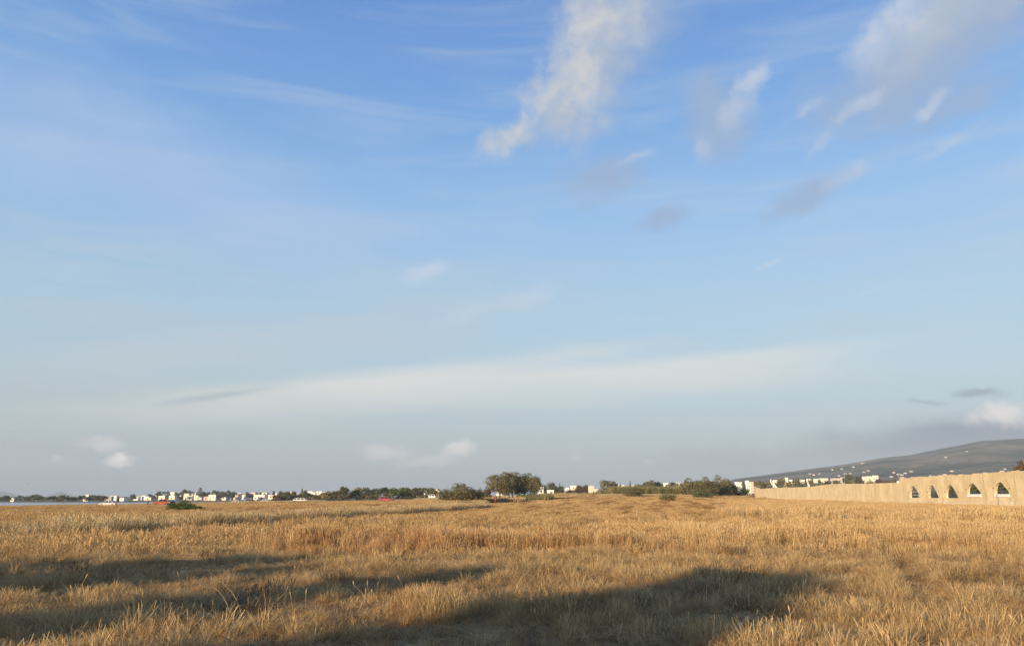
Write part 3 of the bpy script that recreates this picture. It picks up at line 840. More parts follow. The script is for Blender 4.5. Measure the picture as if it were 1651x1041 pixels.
def arch_wall(name, tops, ua, ub, thick, arches, mat, v0=0.0, zmul=1.0, step=0.2, jag=0.24, seed=0):
    """solid wall between ua and ub (local x = u, local y = thickness, z up) with arched openings"""
    us = set(np.arange(ua, ub, step).tolist() + [ub])
    for (a0, a1, zs, zt) in arches:
        for q in np.linspace(a0, a1, 19): us.add(float(q))
    us = sorted(us)
    tops = sorted(tops); tu = [q[0] for q in tops]; tz = [q[1] for q in tops]
    def top(u): return float(np.interp(u, tu, tz)) * zmul + jag * (float(fbmn(u * 0.9, 0.0, seed, 5)) - 0.5) * 2
    def arch(u):
        for a in arches:
            if a[0] - 1e-6 <= u <= a[1] + 1e-6: return a
        return None
    def curve(a, u):
        h = a[3] - a[2]; spring = a[2] + 0.18 * h
        q = (u - (a[0] + a[1]) / 2) / ((a[1] - a[0]) / 2)
        rag = 0.13 * (float(fbmn(u * 2.3, 0.0, 77, 3)) - 0.5) * 2
        if q < 0: return max(a[2] + 0.04, a[2] + 0.06 * h + 0.94 * h * max(0.0, 1 - abs(q)) ** 0.72 + rag * min(1, 4 * abs(q)))
        return spring + (a[3] - spring) * (max(0.0, 1 - abs(q) ** 2.0)) ** 0.62 + rag * min(1, 4 * abs(q))
    b = MB()
    v1 = v0 + thick
    zb = -1.0
    def prism(u0, u1, z00, z01, z10, z11, caps):
        b.add([(u0, v0, z00), (u1, v0, z01), (u1, v1, z01), (u0, v1, z00), (u0, v0, z10), (u1, v0, z11), (u1, v1, z11), (u0, v1, z10)], caps)
    FB = [(0, 1, 5, 4), (2, 3, 7, 6)]; TOP = (4, 5, 6, 7); BOT = (0, 3, 2, 1); L_ = (3, 0, 4, 7); R_ = (1, 2, 6, 5)
    for i in range(len(us) - 1):
        u0, u1 = us[i], us[i + 1]
        a = arch((u0 + u1) / 2)
        if a is None:
            c = FB + [TOP]
            if i == 0: c = c + [L_]
            if i == len(us) - 2: c = c + [R_]
            prism(u0, u1, zb, zb, top(u0), top(u1), c)
            continue
        prism(u0, u1, zb, zb, a[2], a[2], FB + [TOP])
        prism(u0, u1, curve(a, u0), curve(a, u1), top(u0), top(u1), FB + [TOP, BOT])
    for a in arches:                                  # jambs below the springing
        for uu, fl in ((a[0], False), (a[1], True)):
            z1 = a[2] + (0.18 if fl else 0.04) * (a[3] - a[2])
            q = [(uu, v0, a[2]), (uu, v1, a[2]), (uu, v1, z1), (uu, v0, z1)]
            b.add(q, [(0, 1, 2, 3) if fl else (3, 2, 1, 0)])
    me = b.mesh(name, mat)
    return me
WROT = math.atan2(WALL_D.y, WALL_D.x)
# local frame: +x away along the wall; +y must point behind the wall (away from the camera's field) -> mirror with rotation of the axis
wall = empty('arched_wall', (WALL_A.x, WALL_A.y, 0), WROT)
tag(wall, 'long ochre plaster ruin wall pierced by a row of open arches', 'wall')
TH = 0.32
hi = [(u, z) for u, z in top_hi]
sgn = -1.0                                             # local +y points to the left of travel, so behind the face is -y
link('arcade', arch_wall('arcade', hi, u_end, u_step, TH, ARCH, m_wall, v0=-TH, seed=3), wall)
bk = [(u, z - 2.45) for u, z in top_hi]
link('rear_wall', arch_wall('rear_wall', bk, u_end + 0.3, u_step - 0.3, 0.5, [], m_wall, v0=-6.5, seed=5), wall)
b = MB(); zc = top_hi[0][1] - 2.3
b.box(u_step - 0.5, u_step - 0.003, -5.99, -TH - 0.003, -1, zc); link('cross_wall', b.mesh('cross_wall', m_wall), wall)
b = MB()
q = [(u_end, wz(1651, 807)[1]), (wall_at(1651)[0], wz(1651, 807)[1]), (wall_at(1540)[0], wz(1540, 807.6)[1]), (u_step, wz(1453, 806.3)[1])]
us = np.linspace(u_end, u_step, 160); zz = np.interp(us, [p[0] for p in q], [p[1] for p in q])
for i in range(159):
    z0_, z1_ = zz[i] + 0.05 * (vnoise(us[i], 0, 7) - .5), zz[i + 1] + 0.05 * (vnoise(us[i + 1], 0, 7) - .5)
    b.add([(us[i], 0.003, -1), (us[i + 1], 0.003, -1), (us[i + 1], 0.16, -1), (us[i], 0.16, -1), (us[i], 0.003, z0_), (us[i + 1], 0.003, z1_), (us[i + 1], 0.14, z1_ - .05), (us[i], 0.14, z0_ - .05)], [(2, 3, 7, 6), (4, 5, 6, 7)])
link('plinth', b.mesh('plinth', m_pale), wall)
for i, a in enumerate(ARCH):
    if i >= 3:
        b = MB(); b.box(a[0] + 0.02, a[1] - 0.02, -TH + 0.02, 0.10, a[2] - 0.36, a[2] + 0.02)
        link('sill', b.mesh('sill', m_white), wall)
    for uu in (a[0] - 0.35, a[1] + 0.30):
        z = a[2] + 0.45 * (a[3] - a[2]) + rnd.uniform(-.15, .15)
        b = MB(); b.box(uu - 0.16, uu + 0.16, -0.05, 0.05, z - 0.07, z + 0.06)
        link('corbel_stone', b.mesh('corbel_stone', m_stone), wall)
a = ARCH[0]
for dz_ in (0.45, 0.95):
    b = MB(); b.box(a[0] - 0.3, a[1] + 0.3, -TH - 0.12, -TH - 0.03, a[2] + dz_ - 0.05, a[2] + dz_ + 0.05)
    link('rail', b.mesh('rail', m_greyw), wall)
a = ARCH[2]
b = MB(); b.box(a[0] + 0.9, a[1] - 1.2, -2.2, -1.7, 0, a[2] + 0.45); link('inner_block', b.mesh('inner_block', m_pale), wall)
low = empty('boundary_wall', (WALL_A.x, WALL_A.y, 0), WROT)
tag(low, 'lower ochre wall running away from the arches to its square end', 'wall')
link('wall_body', arch_wall('wall_body', top_lo, u_step + 0.003, u_far, 0.7, [], m_wall, v0=-0.7, seed=9, jag=0.09), low)
b = MB(); cu = [wz(p, q) for p, q in ((1308, 783.2), (1332, 780.4), (1400, 779.4), (1437, 778.2))]; cu.sort()
for i in range(len(cu) - 1):
    (u0, z0_), (u1, z1_) = cu[i], cu[i + 1]
    b.add([(u0, -1.5, z0_ - 1.6), (u1, -1.5, z1_ - 1.6), (u1, -1.2, z1_ - 1.6), (u0, -1.2, z0_ - 1.6), (u0, -1.5, z0_), (u1, -1.5, z1_), (u1, -1.2, z1_), (u0, -1.2, z0_)],
          [(0, 1, 5, 4), (2, 3, 7, 6), (4, 5, 6, 7), (3, 0, 4, 7), (1, 2, 6, 5)])
link('rear_parapet', b.mesh('rear_parapet', m_pale), low)
for p in (1437.5, 1440.6):
    u, z = wz(p, 775.6)
    b = MB(); b.box(u - 0.28, u + 0.28, -1.65, -1.2, -1, z); link('pier', b.mesh('pier', m_white), low)

# thin posts by the wall
def post(px, off, y_top, label, rad=0.04):
    u, y = wall_at(px)
    n = Vector((-WALL_D.y, WALL_D.x))
    p = Vector((WALL_A.x, WALL_A.y)) + WALL_D * u + n * off
    z = gz(p.x, p.y)
    h = CAMZ + (HOR - y_top) * MPX(p.y) - z
    o = empty('post', (p.x, p.y, z)); tag(o, label, 'post')
    b = MB(); b.tube([(0, 0, -0.4), (0, 0, h)], rad, 6); link('shaft', b.mesh('shaft', m_metal), o)
    b = MB(); b.tube([(0, 0, h - 0.02), (0, 0, h + 0.05)], rad * 1.6, 6); link('cap', b.mesh('cap', m_metal), o)
post(1615, 0.6, 793, 'thin dark metal post in front of the rightmost visible arch', 0.03)
post(1443, -1.0, 765.5, 'thin grey pole standing behind the step in the wall top', 0.05)

# ------------------------------------------------------------------ trees
def leaf_mat(name, a, b_, tr=0.35):
    m, t = new_mat(name)
    oc = t.new('ShaderNodeTexCoord').outputs['Object']
    tone = t.new('ShaderNodeAttribute', attribute_name='tone').outputs['Fac']
    rd = t.new('ShaderNodeObjectInfo').outputs['Random']
    n = t.noise(oc, 4.5, 4, 0.6)
    f = t.math('ADD', t.math('MULTIPLY', tone, 0.5), t.math('ADD', t.math('MULTIPLY', rd, 0.2), t.math('MULTIPLY', n, 0.5)))
    c = t.mix(t.ramp(f, 0.25, 0.9), a, b_)
    d = t.new('ShaderNodeBsdfDiffuse'); t.put(d.inputs[0], c)
    tl = t.new('ShaderNodeBsdfTranslucent'); t.put(tl.inputs[0], c)
    mx = t.new('ShaderNodeMixShader'); mx.inputs[0].default_value = tr
    t.l.new(d.outputs[0], mx.inputs[1]); t.l.new(tl.outputs[0], mx.inputs[2])
    finish(t, mx.outputs[0])
    return m
L_olive = leaf_mat('tamarisk_leaf', (0.105, 0.098, 0.046), (0.25, 0.215, 0.105))
L_dark = leaf_mat('dark_leaf', (0.070, 0.078, 0.042), (0.17, 0.17, 0.09))
L_green = leaf_mat('fresh_leaf', (0.075, 0.105, 0.04), (0.19, 0.22, 0.085))
L_brown = leaf_mat('dry_brown_leaf', (0.085, 0.060, 0.035), (0.170, 0.120, 0.070))
m_bark = simple('grey_brown_bark', (0.12, 0.09, 0.065), 0.95, 0.25, 5.0, 0.1)

def crown_mesh(name, mat, lobes, nq, size, seed, core=0.0):
    """leaf quads spread through lobes of a unit crown (x,y in -0.5..0.5, z in 0..1)"""
    g = np.random.default_rng(seed)
    w = np.array([l[3] * l[4] for l in lobes]); w = w / w.sum()
    pick = g.choice(len(lobes), nq, p=w)
    Lb = np.array(lobes)[pick]
    d = g.normal(size=(nq, 3)); d /= np.linalg.norm(d, axis=1)[:, None]
    r = g.uniform(0.25, 1.0, nq) ** 0.45
    r *= 1 + 0.20 * (g.uniform(size=nq) - 0.35)
    c = Lb[:, :3] + d * r[:, None] * np.column_stack([Lb[:, 3], Lb[:, 3], Lb[:, 4]])
    c[:, 2] *= 1.0 / np.quantile(c[:, 2], 0.995)
    c[:, :2] *= 0.5 / np.quantile(np.abs(c[:, 0]), 0.975)
    c[:, 2] = np.maximum(c[:, 2], 0.01)
    nrm = d + g.normal(size=(nq, 3)) * 0.7; nrm /= np.linalg.norm(nrm, axis=1)[:, None]
    up = g.normal(size=(nq, 3)); a = np.cross(nrm, up); a /= np.linalg.norm(a, axis=1)[:, None]
    b_ = np.cross(nrm, a)
    sz = size * g.uniform(0.6, 1.3, nq)
    asp = Lb[:, 5] if Lb.shape[1] > 5 else 1.0
    A = a * sz[:, None]; B = b_ * (sz * 0.62)[:, None]
    v = np.stack([c - A, c - B * 0.9 + A * 0.1, c + A, c + B], 1).reshape(-1, 3)
    f = [(4 * i, 4 * i + 1, 4 * i + 2, 4 * i + 3) for i in range(nq)]
    tone = np.repeat(g.uniform(0, 1, nq) * 0.6 + 0.4 * g.uniform(0, 1, len(lobes))[pick], 4)
    me = bpy.data.meshes.new(name)
    me.from_pydata(v.tolist(), [], f); me.materials.append(mat)
    q = me.attributes.new('tone', 'FLOAT', 'POINT'); q.data.foreach_set('value', tone)
    me.update()
    return me
def round_lobes(seed, n=11, base=0.25, flat=0.5):
    g = random.Random(seed); L = []
    L.append((0, 0, (1 + base) / 2 * 0.93, 0.30, (1 - base) * 0.36))
    for i in range(n):
        a = 2 * math.pi * i / n + g.uniform(-.3, .3)
        r = g.uniform(0.18, 0.33); z = base + (1 - base) * g.uniform(0.18, 0.80)
        s_ = g.uniform(0.13, 0.21)
        k = 1 - 0.5 * max(0, (z - base) / (1 - base) - 0.4)
        L.append((r * k * math.cos(a), r * k * math.sin(a), z, s_, s_ * g.uniform(0.8, 1.1) * (1 - base * 0.3)))
    L.append((g.uniform(-.15, .15), g.uniform(-.1, .1), 0.86, 0.16, 0.13))
    L.append((g.uniform(-.2, .2), g.uniform(-.1, .1), 0.80, 0.15, 0.13))
    return L
def bush_lobes(seed, n=14):
    g = random.Random(seed); L = [(0, 0, 0.40, 0.33, 0.40)]
    for i in range(n):
        a = 2 * math.pi * i / n + g.uniform(-.3, .3)
        r = g.uniform(0.2, 0.38); s_ = g.uniform(0.12, 0.2)
        z = g.uniform(0.08, 0.72) * (1 - 0.8 * max(0, r - 0.2))
        L.append((r * math.cos(a), r * math.sin(a), z, s_, s_ * 1.15))
    L.append((g.uniform(-.12, .12), 0, 0.82, 0.13, 0.16))
    return L
def trunk_mesh(name, base, seed, r=0.03, lean=0.03):
    g = random.Random(seed); b = MB()
    z1 = base + 0.12
    b.tube([(0, 0, -0.08), (g.uniform(-lean, lean), g.uniform(-lean, lean), z1 * 0.5), (g.uniform(-lean, lean), g.uniform(-lean, lean), z1)], [r * 1.3, r, r * 0.75], 7)
    for i in range(5):
        a = 2 * math.pi * i / 5 + g.uniform(-.3, .3); q = g.uniform(0.18, 0.30)
        z0 = z1 * g.uniform(0.6, 0.98)
        b.tube([(0, 0, z0), (q * .5 * math.cos(a), q * .5 * math.sin(a), z0 + 0.17), (q * math.cos(a), q * math.sin(a), z0 + g.uniform(0.28, 0.42))], [r * .6, r * .4, r * .15], 5)
    return b.mesh(name, m_bark, True)
PROTO = {}
def protos(kind, mat, key, k=3):
    lst = []
    for i in range(k):
        sd = abs(hash((kind, key, i))) % 9999 if False else (sum(ord(ch) for ch in kind + key) * 31 + i * 77)
        if kind == 'round_near': c = crown_mesh('crown', mat, round_lobes(sd, 18, 0.17), 3600, 0.028, sd); tr = trunk_mesh('trunk', 0.2, sd, 0.022)
        elif kind == 'bush_near': c = crown_mesh('crown', mat, bush_lobes(sd, 18), 5200, 0.028, sd); tr = trunk_mesh('trunk', 0.06, sd, 0.02)
        elif kind == 'bush_small': c = crown_mesh('crown', mat, bush_lobes(sd, 14), 1800, 0.045, sd); tr = trunk_mesh('trunk', 0.06, sd, 0.02)
        elif kind == 'round': c = crown_mesh('crown', mat, round_lobes(sd, 10, 0.22), 620, 0.075, sd); tr = trunk_mesh('trunk', 0.26, sd, 0.03)
        elif kind == 'low': c = crown_mesh('crown', mat, round_lobes(sd, 10, 0.05), 620, 0.075, sd); tr = trunk_mesh('trunk', 0.1, sd, 0.03)
        elif kind == 'cypress':
            L = [(0, 0, z, 0.46 * (1 - z) ** 0.6 + 0.06, 0.12) for z in np.linspace(0.12, 0.92, 9)]
            c = crown_mesh('crown', mat, L, 420, 0.14, sd); tr = trunk_mesh('trunk', 0.1, sd, 0.05)
        elif kind == 'norfolk':
            b = MB(); v = []
            L = []
            for j in range(7):
                z = 0.26 + j * 0.105; rr = 0.46 * (1 - j / 7.6)
                for a_ in range(6):
                    an = a_ * math.pi / 3 + j * 0.5
                    for q in (0.35, 0.7, 1.0): L.append((rr * q * math.cos(an), rr * q * math.sin(an), z + 0.02 * q, 0.07, 0.016))
            c = crown_mesh('crown', mat, L, 900, 0.05, sd)
            b.tube([(0, 0, -0.05), (0, 0, 0.5), (0, 0, 1.0)], [0.035, 0.022, 0.005], 6); tr = b.mesh('trunk', m_bark, True)
        elif kind == 'palm':
            g = random.Random(sd); b = MB(); v = []; f = []; tn = []
            for j in range(22):
                an = 2 * math.pi * j / 22 + g.uniform(-.2, .2); up = g.uniform(-0.15, 1.1)
                pts = []
                for q in range(5):
                    w = q / 4
                    rr = 0.50 * w * (1 - 0.15 * up)
                    pts.append((rr * math.cos(an), rr * math.sin(an), 0.80 + 0.20 * up * w - 0.26 * w * w))
                for q in range(4):
                    wd = 0.075 * (1 - 0.55 * abs(q - 1.2) / 2.8)
                    sx_, sy_ = -math.sin(an) * wd, math.cos(an) * wd
                    p, n_ = pts[q], pts[q + 1]; o = len(v)
                    v += [(p[0] - sx_, p[1] - sy_, p[2] - .03), (p[0], p[1], p[2] + .015), (n_[0], n_[1], n_[2] + .015), (n_[0] - sx_ * .8, n_[1] - sy_ * .8, n_[2] - .03),
                          (p[0] + sx_, p[1] + sy_, p[2] - .03), (n_[0] + sx_ * .8, n_[1] + sy_ * .8, n_[2] - .03)]
                    f += [(o, o + 1, o + 2, o + 3), (o + 1, o + 4, o + 5, o + 2)]; tn += [g.random()] * 6
            c = bpy.data.meshes.new('crown'); c.from_pydata(v, [], f); c.materials.append(mat)
            q_ = c.attributes.new('tone', 'FLOAT', 'POINT'); q_.data.foreach_set('value', tn); c.update()
            b.tube([(0, 0, -0.05), (0.02, 0.01, 0.4), (0, 0, 0.8)], [0.06, 0.045, 0.04], 7); tr = b.mesh('trunk', m_bark, True)
        lst.append((c, tr))
    return lst
MATK = {'o': L_olive, 'd': L_dark, 'g': L_green, 'b': L_brown}
NTREE = {}
NAMES = {'round': 'round_tree', 'round_near': 'spreading_tree', 'bush_near': 'large_bush', 'bush_small': 'bush', 'low': 'low_tree', 'cypress': 'cypress', 'norfolk': 'tiered_conifer', 'palm': 'palm_tree'}
CATS = {'bush_near': 'bush', 'bush_small': 'bush', 'palm': 'palm tree', 'cypress': 'tree', 'norfolk': 'tree'}
def tree(kind, mk, px, ytop, wpx, Y, label, group=None, base=None, name=None, dx=0):
    key = (kind, mk)
    if key not in PROTO: PROTO[key] = protos(kind, MATK[mk], mk, 2 if kind in ('norfolk', 'cypress', 'bush_small') else 3)
    lst = PROTO[key]; i = NTREE.get(key, 0); NTREE[key] = i + 1
    c, tr = lst[i % len(lst)]
    p = at(px, Y)
    if base is not None: p.z = base
    h = CAMZ + (HOR - ytop) * MPX(Y) - p.z
    w = wpx * MPX(Y)
    o = empty(name or NAMES[kind], p, (i * 2.4 + px) % 6.28, (w, w, h))
    tag(o, label, CATS.get(kind, 'tree'), group)
    link('trunk', tr, o)
    link('crown', c, o)
    return o
ORD = ['first', 'second', 'third', 'fourth', 'fifth', 'sixth', 'seventh', 'eighth', 'ninth', 'tenth', 'eleventh', 'twelfth', 'thirteenth', 'fourteenth', 'fifteenth', 'sixteenth', 'seventeenth', 'eighteenth', 'nineteenth', 'twentieth', 'twenty-first', 'twenty-second', 'twenty-third', 'twenty-fourth', 'twenty-fifth', 'twenty-sixth']
def row(items, Y0, place, group, jit=25):
    """items: kind, mat, px, ytop, width ; labelled by look, size and order along a named line of things"""
    seen = {}
    look = {'round': 'round dark tree', 'low': 'low spreading tree', 'palm': 'tufted palm tree', 'cypress': 'narrow pointed cypress', 'norfolk': 'tiered conifer', 'bush_small': 'low bush'}
    tot = {}
    for it in items: tot[(it[0], it[1])] = tot.get((it[0], it[1]), 0) + 1
    hue = {'o': 'olive', 'd': 'dark', 'g': 'green', 'b': 'brown'}
    for it in sorted(items, key=lambda q: q[2]):
        kind, mk, px, yt, w = it[:5]
        n = seen.get((kind, mk), 0); seen[(kind, mk)] = n + 1
        lk = look[kind].replace('dark ', '')
        if len(it) > 5: lab = it[5]
        elif tot[(kind, mk)] == 1: lab = f'only {hue[mk]} {lk} {place}'
        else: lab = f'{hue[mk]} {lk} {place}, {ORD[n]} such from the left'
        tree(kind, mk, px, yt, w, Y0 + (jit * ((px * 0.618) % 1 - 0.5)), lab, group)

# the bushes and trees of the field, largest first
mt = 'spreading trees in the middle of the field edge'
tree('round_near', 'o', 806, 765.5, 46, 205, 'broad olive brown tree at the left of the tall field clump', mt)
tree('round_near', 'o', 826, 761.5, 50, 212, 'tallest olive brown tree in the middle of the field clump', mt)
tree('round_near', 'd', 846, 763.8, 38, 216, 'darker tree right of the tallest in the field clump', mt)
tree('round_near', 'o', 862, 767.8, 24, 210, 'small olive tree closing the right end of the field clump', mt)
tree('bush_near', 'o', 738, 780.5, 70, 158, 'large olive bush bulging into the straw left of the tree clump', 'large field bushes')
tree('bush_near', 'd', 764, 791, 36, 166, 'dark lower bush on the right shoulder of the large olive bush', 'large field bushes')
tree('bush_small', 'g', 774, 787.2, 16, 190, 'small green bush between the large bush and the trees')
tree('bush_small', 'b', 784, 785, 20, 200, 'rusty dry bush against the left side of the tree clump')
tree('bush_small', 'b', 786, 803.5, 34, 160, 'low dry brown scrub left of the person in maroon')
tree('bush_near', 'g', 295, 806.5, 42, 92, 'rounded fresh green bush standing alone before the lagoon town')
tree('bush_small', 'g', 312, 813.5, 34, 91, 'low green fringe at the right foot of the lone green bush')
tree('bush_small', 'o', 1021, 790.3, 28, 265, 'flat grey green bush at the foot of the reed bank')
tree('bush_small', 'o', 1077, 795.2, 22, 172, 'small grey green bush with a bare stick beside it')
bb = 'big olive thicket left of the wall'
tree('bush_near', 'o', 1116, 772.5, 40, 285, 'left lobe of the olive thicket left of the wall', bb)
tree('bush_near', 'o', 1139, 770.2, 40, 278, 'middle olive bush of the thicket left of the wall', bb)
tree('bush_near', 'o', 1158, 767.3, 36, 288, 'tallest olive bush of the thicket left of the wall', bb)
tree('bush_near', 'd', 1174, 775.5, 32, 292, 'dark right shoulder bush of the thicket left of the wall', bb)
tree('bush_near', 'g', 1192, 785.5, 30, 296, 'low green bush trailing from the thicket to the wall end', bb)
tree('bush_small', 'g', 1133, 791.0, 30, 255, 'green weedy bush at the front foot of the olive thicket')
tree('low', 'b', 1652, 744, 20, 135, 'rusty dry tree rising behind the wall at the picture edge')
# hedgerow left of the field clump
hr = [('round', 'o', 514, 797.5, 16), ('round', 'o', 526, 792, 20), ('round', 'o', 541, 791, 20), ('round', 'd', 553, 784.8, 17), ('round', 'o', 563, 793.5, 16),
      ('round', 'o', 576, 786, 24), ('low', 'd', 584, 795, 24), ('round', 'd', 592, 785.8, 16), ('round', 'd', 605, 787, 20), ('low', 'o', 600, 797, 22), ('round', 'd', 619, 786.2, 20), ('round', 'g', 633, 787, 18),
      ('round', 'g', 645, 786.2, 18), ('round', 'g', 655, 785.8, 14), ('round', 'd', 664, 788.5, 16), ('palm', 'd', 667, 783.5, 8), ('low', 'o', 650, 796, 24), ('round', 'b', 676, 786, 16), ('palm', 'd', 683, 782.6, 9), ('palm', 'd', 688, 783.5, 8),
      ('low', 'o', 665, 797, 22), ('low', 'o', 683, 797.5, 16), ('round', 'd', 695, 786, 17), ('low', 'o', 622, 799, 20), ('low', 'o', 548, 799, 24), ('low', 'd', 532, 799, 22)]
row(hr, 330, 'in the hedgerow behind the red car', 'hedgerow trees behind the red car', 40)
for i_, (px, yt) in enumerate(((738, 776.6), (748, 775.2))):
    tree('palm', 'd', px, yt, 8, 420, ['short dark palm poking over the large olive bush', 'taller dark palm poking over the right of the large bush'][i_], 'palms behind the large olive bush')
# far shore of the lagoon
sh = [('low', 'd', 3, 801, 16), ('round', 'd', 10, 798.5, 12), ('low', 'd', 20, 802, 14), ('palm', 'd', 31, 796.6, 5), ('palm', 'd', 35, 797.4, 6), ('low', 'd', 27, 801, 12), ('round', 'o', 41, 800.5, 7), ('low', 'o', 46, 802, 10),
      ('round', 'd', 55, 796.8, 17), ('round', 'd', 62, 798.6, 12), ('round', 'o', 69.5, 800.3, 5), ('round', 'o', 75, 801, 5), ('round', 'd', 80, 799.8, 5), ('round', 'd', 87, 799, 13), ('round', 'd', 102, 797.4, 13),
      ('palm', 'd', 109.5, 797, 5), ('low', 'o', 96, 804, 12), ('low', 'd', 117, 800.8, 16), ('round', 'd', 129, 798.8, 8), ('round', 'd', 134, 797.5, 8), ('palm', 'd', 145.5, 796.4, 5), ('low', 'd', 141, 800.4, 13), ('low', 'd', 150, 797.8, 15), ('low', 'd', 159, 798.3, 16),
      ('low', 'd', 168, 799, 14), ('cypress', 'd', 191, 799.5, 3.5), ('round', 'd', 215, 796.4, 9)]
row(sh, 655, 'on the far lagoon shore', 'trees on the far lagoon shore', 18)
# trees of the left town
tl = [('low', 'd', 228, 800.8, 14), ('round', 'd', 241, 796.3, 8), ('round', 'd', 248, 798, 6), ('palm', 'd', 253, 792.4, 7), ('round', 'd', 257, 791.6, 9), ('palm', 'd', 264, 789.6, 7), ('palm', 'd', 270, 789.2, 7), ('round', 'd', 258, 797, 8), ('round', 'd', 272, 795.8, 8),
      ('round', 'd', 285, 793.2, 9), ('low', 'd', 292, 799.5, 9), ('round', 'd', 297, 789, 10), ('round', 'd', 304, 790.3, 9), ('palm', 'd', 311, 789.6, 6), ('round', 'd', 299, 796, 10), ('round', 'd', 317, 793.6, 6), ('norfolk', 'd', 322, 786.4, 10), ('round', 'd', 326, 792, 9),
      ('palm', 'd', 330, 791.6, 5), ('round', 'd', 336, 793, 9), ('low', 'b', 333, 797, 26), ('round', 'd', 345, 790.6, 9), ('round', 'd', 349.5, 791, 6), ('round', 'd', 358, 792, 16), ('round', 'd', 365, 797, 14), ('palm', 'd', 367.5, 787, 6), ('round', 'd', 371, 791.6, 6),
      ('round', 'd', 376, 792, 7), ('palm', 'd', 380.5, 792, 6), ('round', 'd', 398, 793, 6), ('round', 'd', 402, 795, 12), ('palm', 'd', 406, 794, 5), ('palm', 'd', 413, 791.4, 6), ('round', 'd', 420, 793, 5), ('palm', 'd', 426, 792.5, 5), ('round', 'd', 441, 791.5, 5),
      ('low', 'd', 410, 800, 14), ('low', 'd', 425, 802, 20)]
row(tl, 770, 'among the white lagoon houses', 'trees among the white lagoon town', 70)
tm = [('round', 'd', 452, 791.2, 9), ('round', 'd', 463, 792, 15), ('low', 'd', 457, 794.5, 14), ('round', 'd', 473, 792.2, 9), ('low', 'b', 447, 798, 18), ('low', 'b', 462, 799, 20), ('low', 'b', 476, 798.5, 18), ('cypress', 'd', 486.5, 788.8, 4), ('round', 'd', 492, 790.2, 9),
      ('low', 'o', 486, 794.8, 22), ('low', 'd', 497, 795, 14), ('round', 'o', 506, 797, 10)]
row(tm, 420, 'behind the white parked cars', 'trees behind the white parked cars', 40)
# right of the field clump
tr_ = [('low', 'd', 878, 782, 14), ('round', 'd', 890.5, 777.8, 15), ('cypress', 'd', 902.5, 780.2, 3.5), ('low', 'd', 904, 783.6, 14), ('low', 'o', 896, 787, 26), ('round', 'b', 935, 782.8, 16), ('round', 'b', 946, 782, 16), ('low', 'b', 940, 787, 26), ('round', 'o', 978, 775, 24), ('round', 'd', 989.5, 777.8, 12),
       ('palm', 'd', 995, 776, 6), ('palm', 'd', 1000.5, 777.6, 5), ('cypress', 'd', 1016.6, 776.6, 3.6), ('low', 'b', 1031, 781, 18), ('round', 'd', 1042, 776.6, 15), ('round', 'd', 1050.5, 774.4, 17), ('low', 'd', 1062, 777, 16), ('low', 'b', 1084, 778, 18),
       ('palm', 'd', 1092, 775.6, 7), ('palm', 'd', 1099.5, 775.6, 7), ('round', 'd', 1106, 774, 4.5), ('low', 'o', 920, 789.5, 20)]
row(tr_, 520, 'beyond the reed bank', 'trees beyond the reed bank', 60)
# right town above the wall
tt = [('round', 'd', 1200, 775, 5), ('round', 'o', 1225, 773.6, 15), ('low', 'o', 1238, 777, 20), ('round', 'd', 1230, 778, 14), ('round', 'o', 1260, 771.8, 15), ('low', 'o', 1272, 776.5, 18), ('round', 'o', 1286, 771.5, 14), ('low', 'o', 1296, 777, 16), ('cypress', 'd', 1300.5, 770, 4), ('round', 'o', 1311, 772.5, 10),
      ('round', 'o', 1324, 773.4, 8), ('low', 'b', 1335, 775.8, 16), ('low', 'd', 1349, 774.5, 18), ('round', 'd', 1372, 765.8, 14), ('round', 'o', 1364, 770.5, 10), ('round', 'd', 1387, 768, 14), ('cypress', 'd', 1391.4, 765.4, 3.5), ('low', 'o', 1380, 772, 14), ('low', 'b', 1405, 774.8, 14), ('low', 'b', 1418, 773, 16), ('low', 'b', 1430, 774.6, 16), ('low', 'd', 1446, 773, 12)]
row(tt, 700, 'above the low end of the wall', 'trees showing over the low wall', 120)

for i, a in enumerate(ARCH[:5]):
    um = (a[0] + a[1]) / 2 + 8.5
    for k in range(2):
        q = Vector((WALL_A.x, WALL_A.y)) + WALL_D * (um - 2.2 + 4.4 * k) + Vector((WALL_D.y, -WALL_D.x)) * (10.5 + k)
        pxq = CX + q.x / q.y * F / math.cos(PITCH)
        o = tree('bush_small', 'd', pxq, HOR - (a[3] + 0.35 - CAMZ) / MPX(q.y), 5.6 / MPX(q.y), q.y,
                 f'dark bush behind the wall, {["right", "left"][k]} of two seen through the {ORD[i]} arch from the left', 'dark bushes behind the arches')
# bare stick and wild stems
def stick(px, Y, ytop, label, lean):
    p = at(px, Y); h = CAMZ + (HOR - ytop) * MPX(Y) - p.z
    b = MB(); b.tube([(0, 0, -0.1), (lean * .4, 0, h * .5), (lean, 0.02, h)], [0.05, 0.045, 0.03], 6)
    o = link('bare_stick', b.mesh('bare_stick', m_bark, True)); o.location = p
    tag(o, label, 'stick')
stick(1082.5, 171, 789, 'bare leaning stick beside the small grey green bush', -0.55)

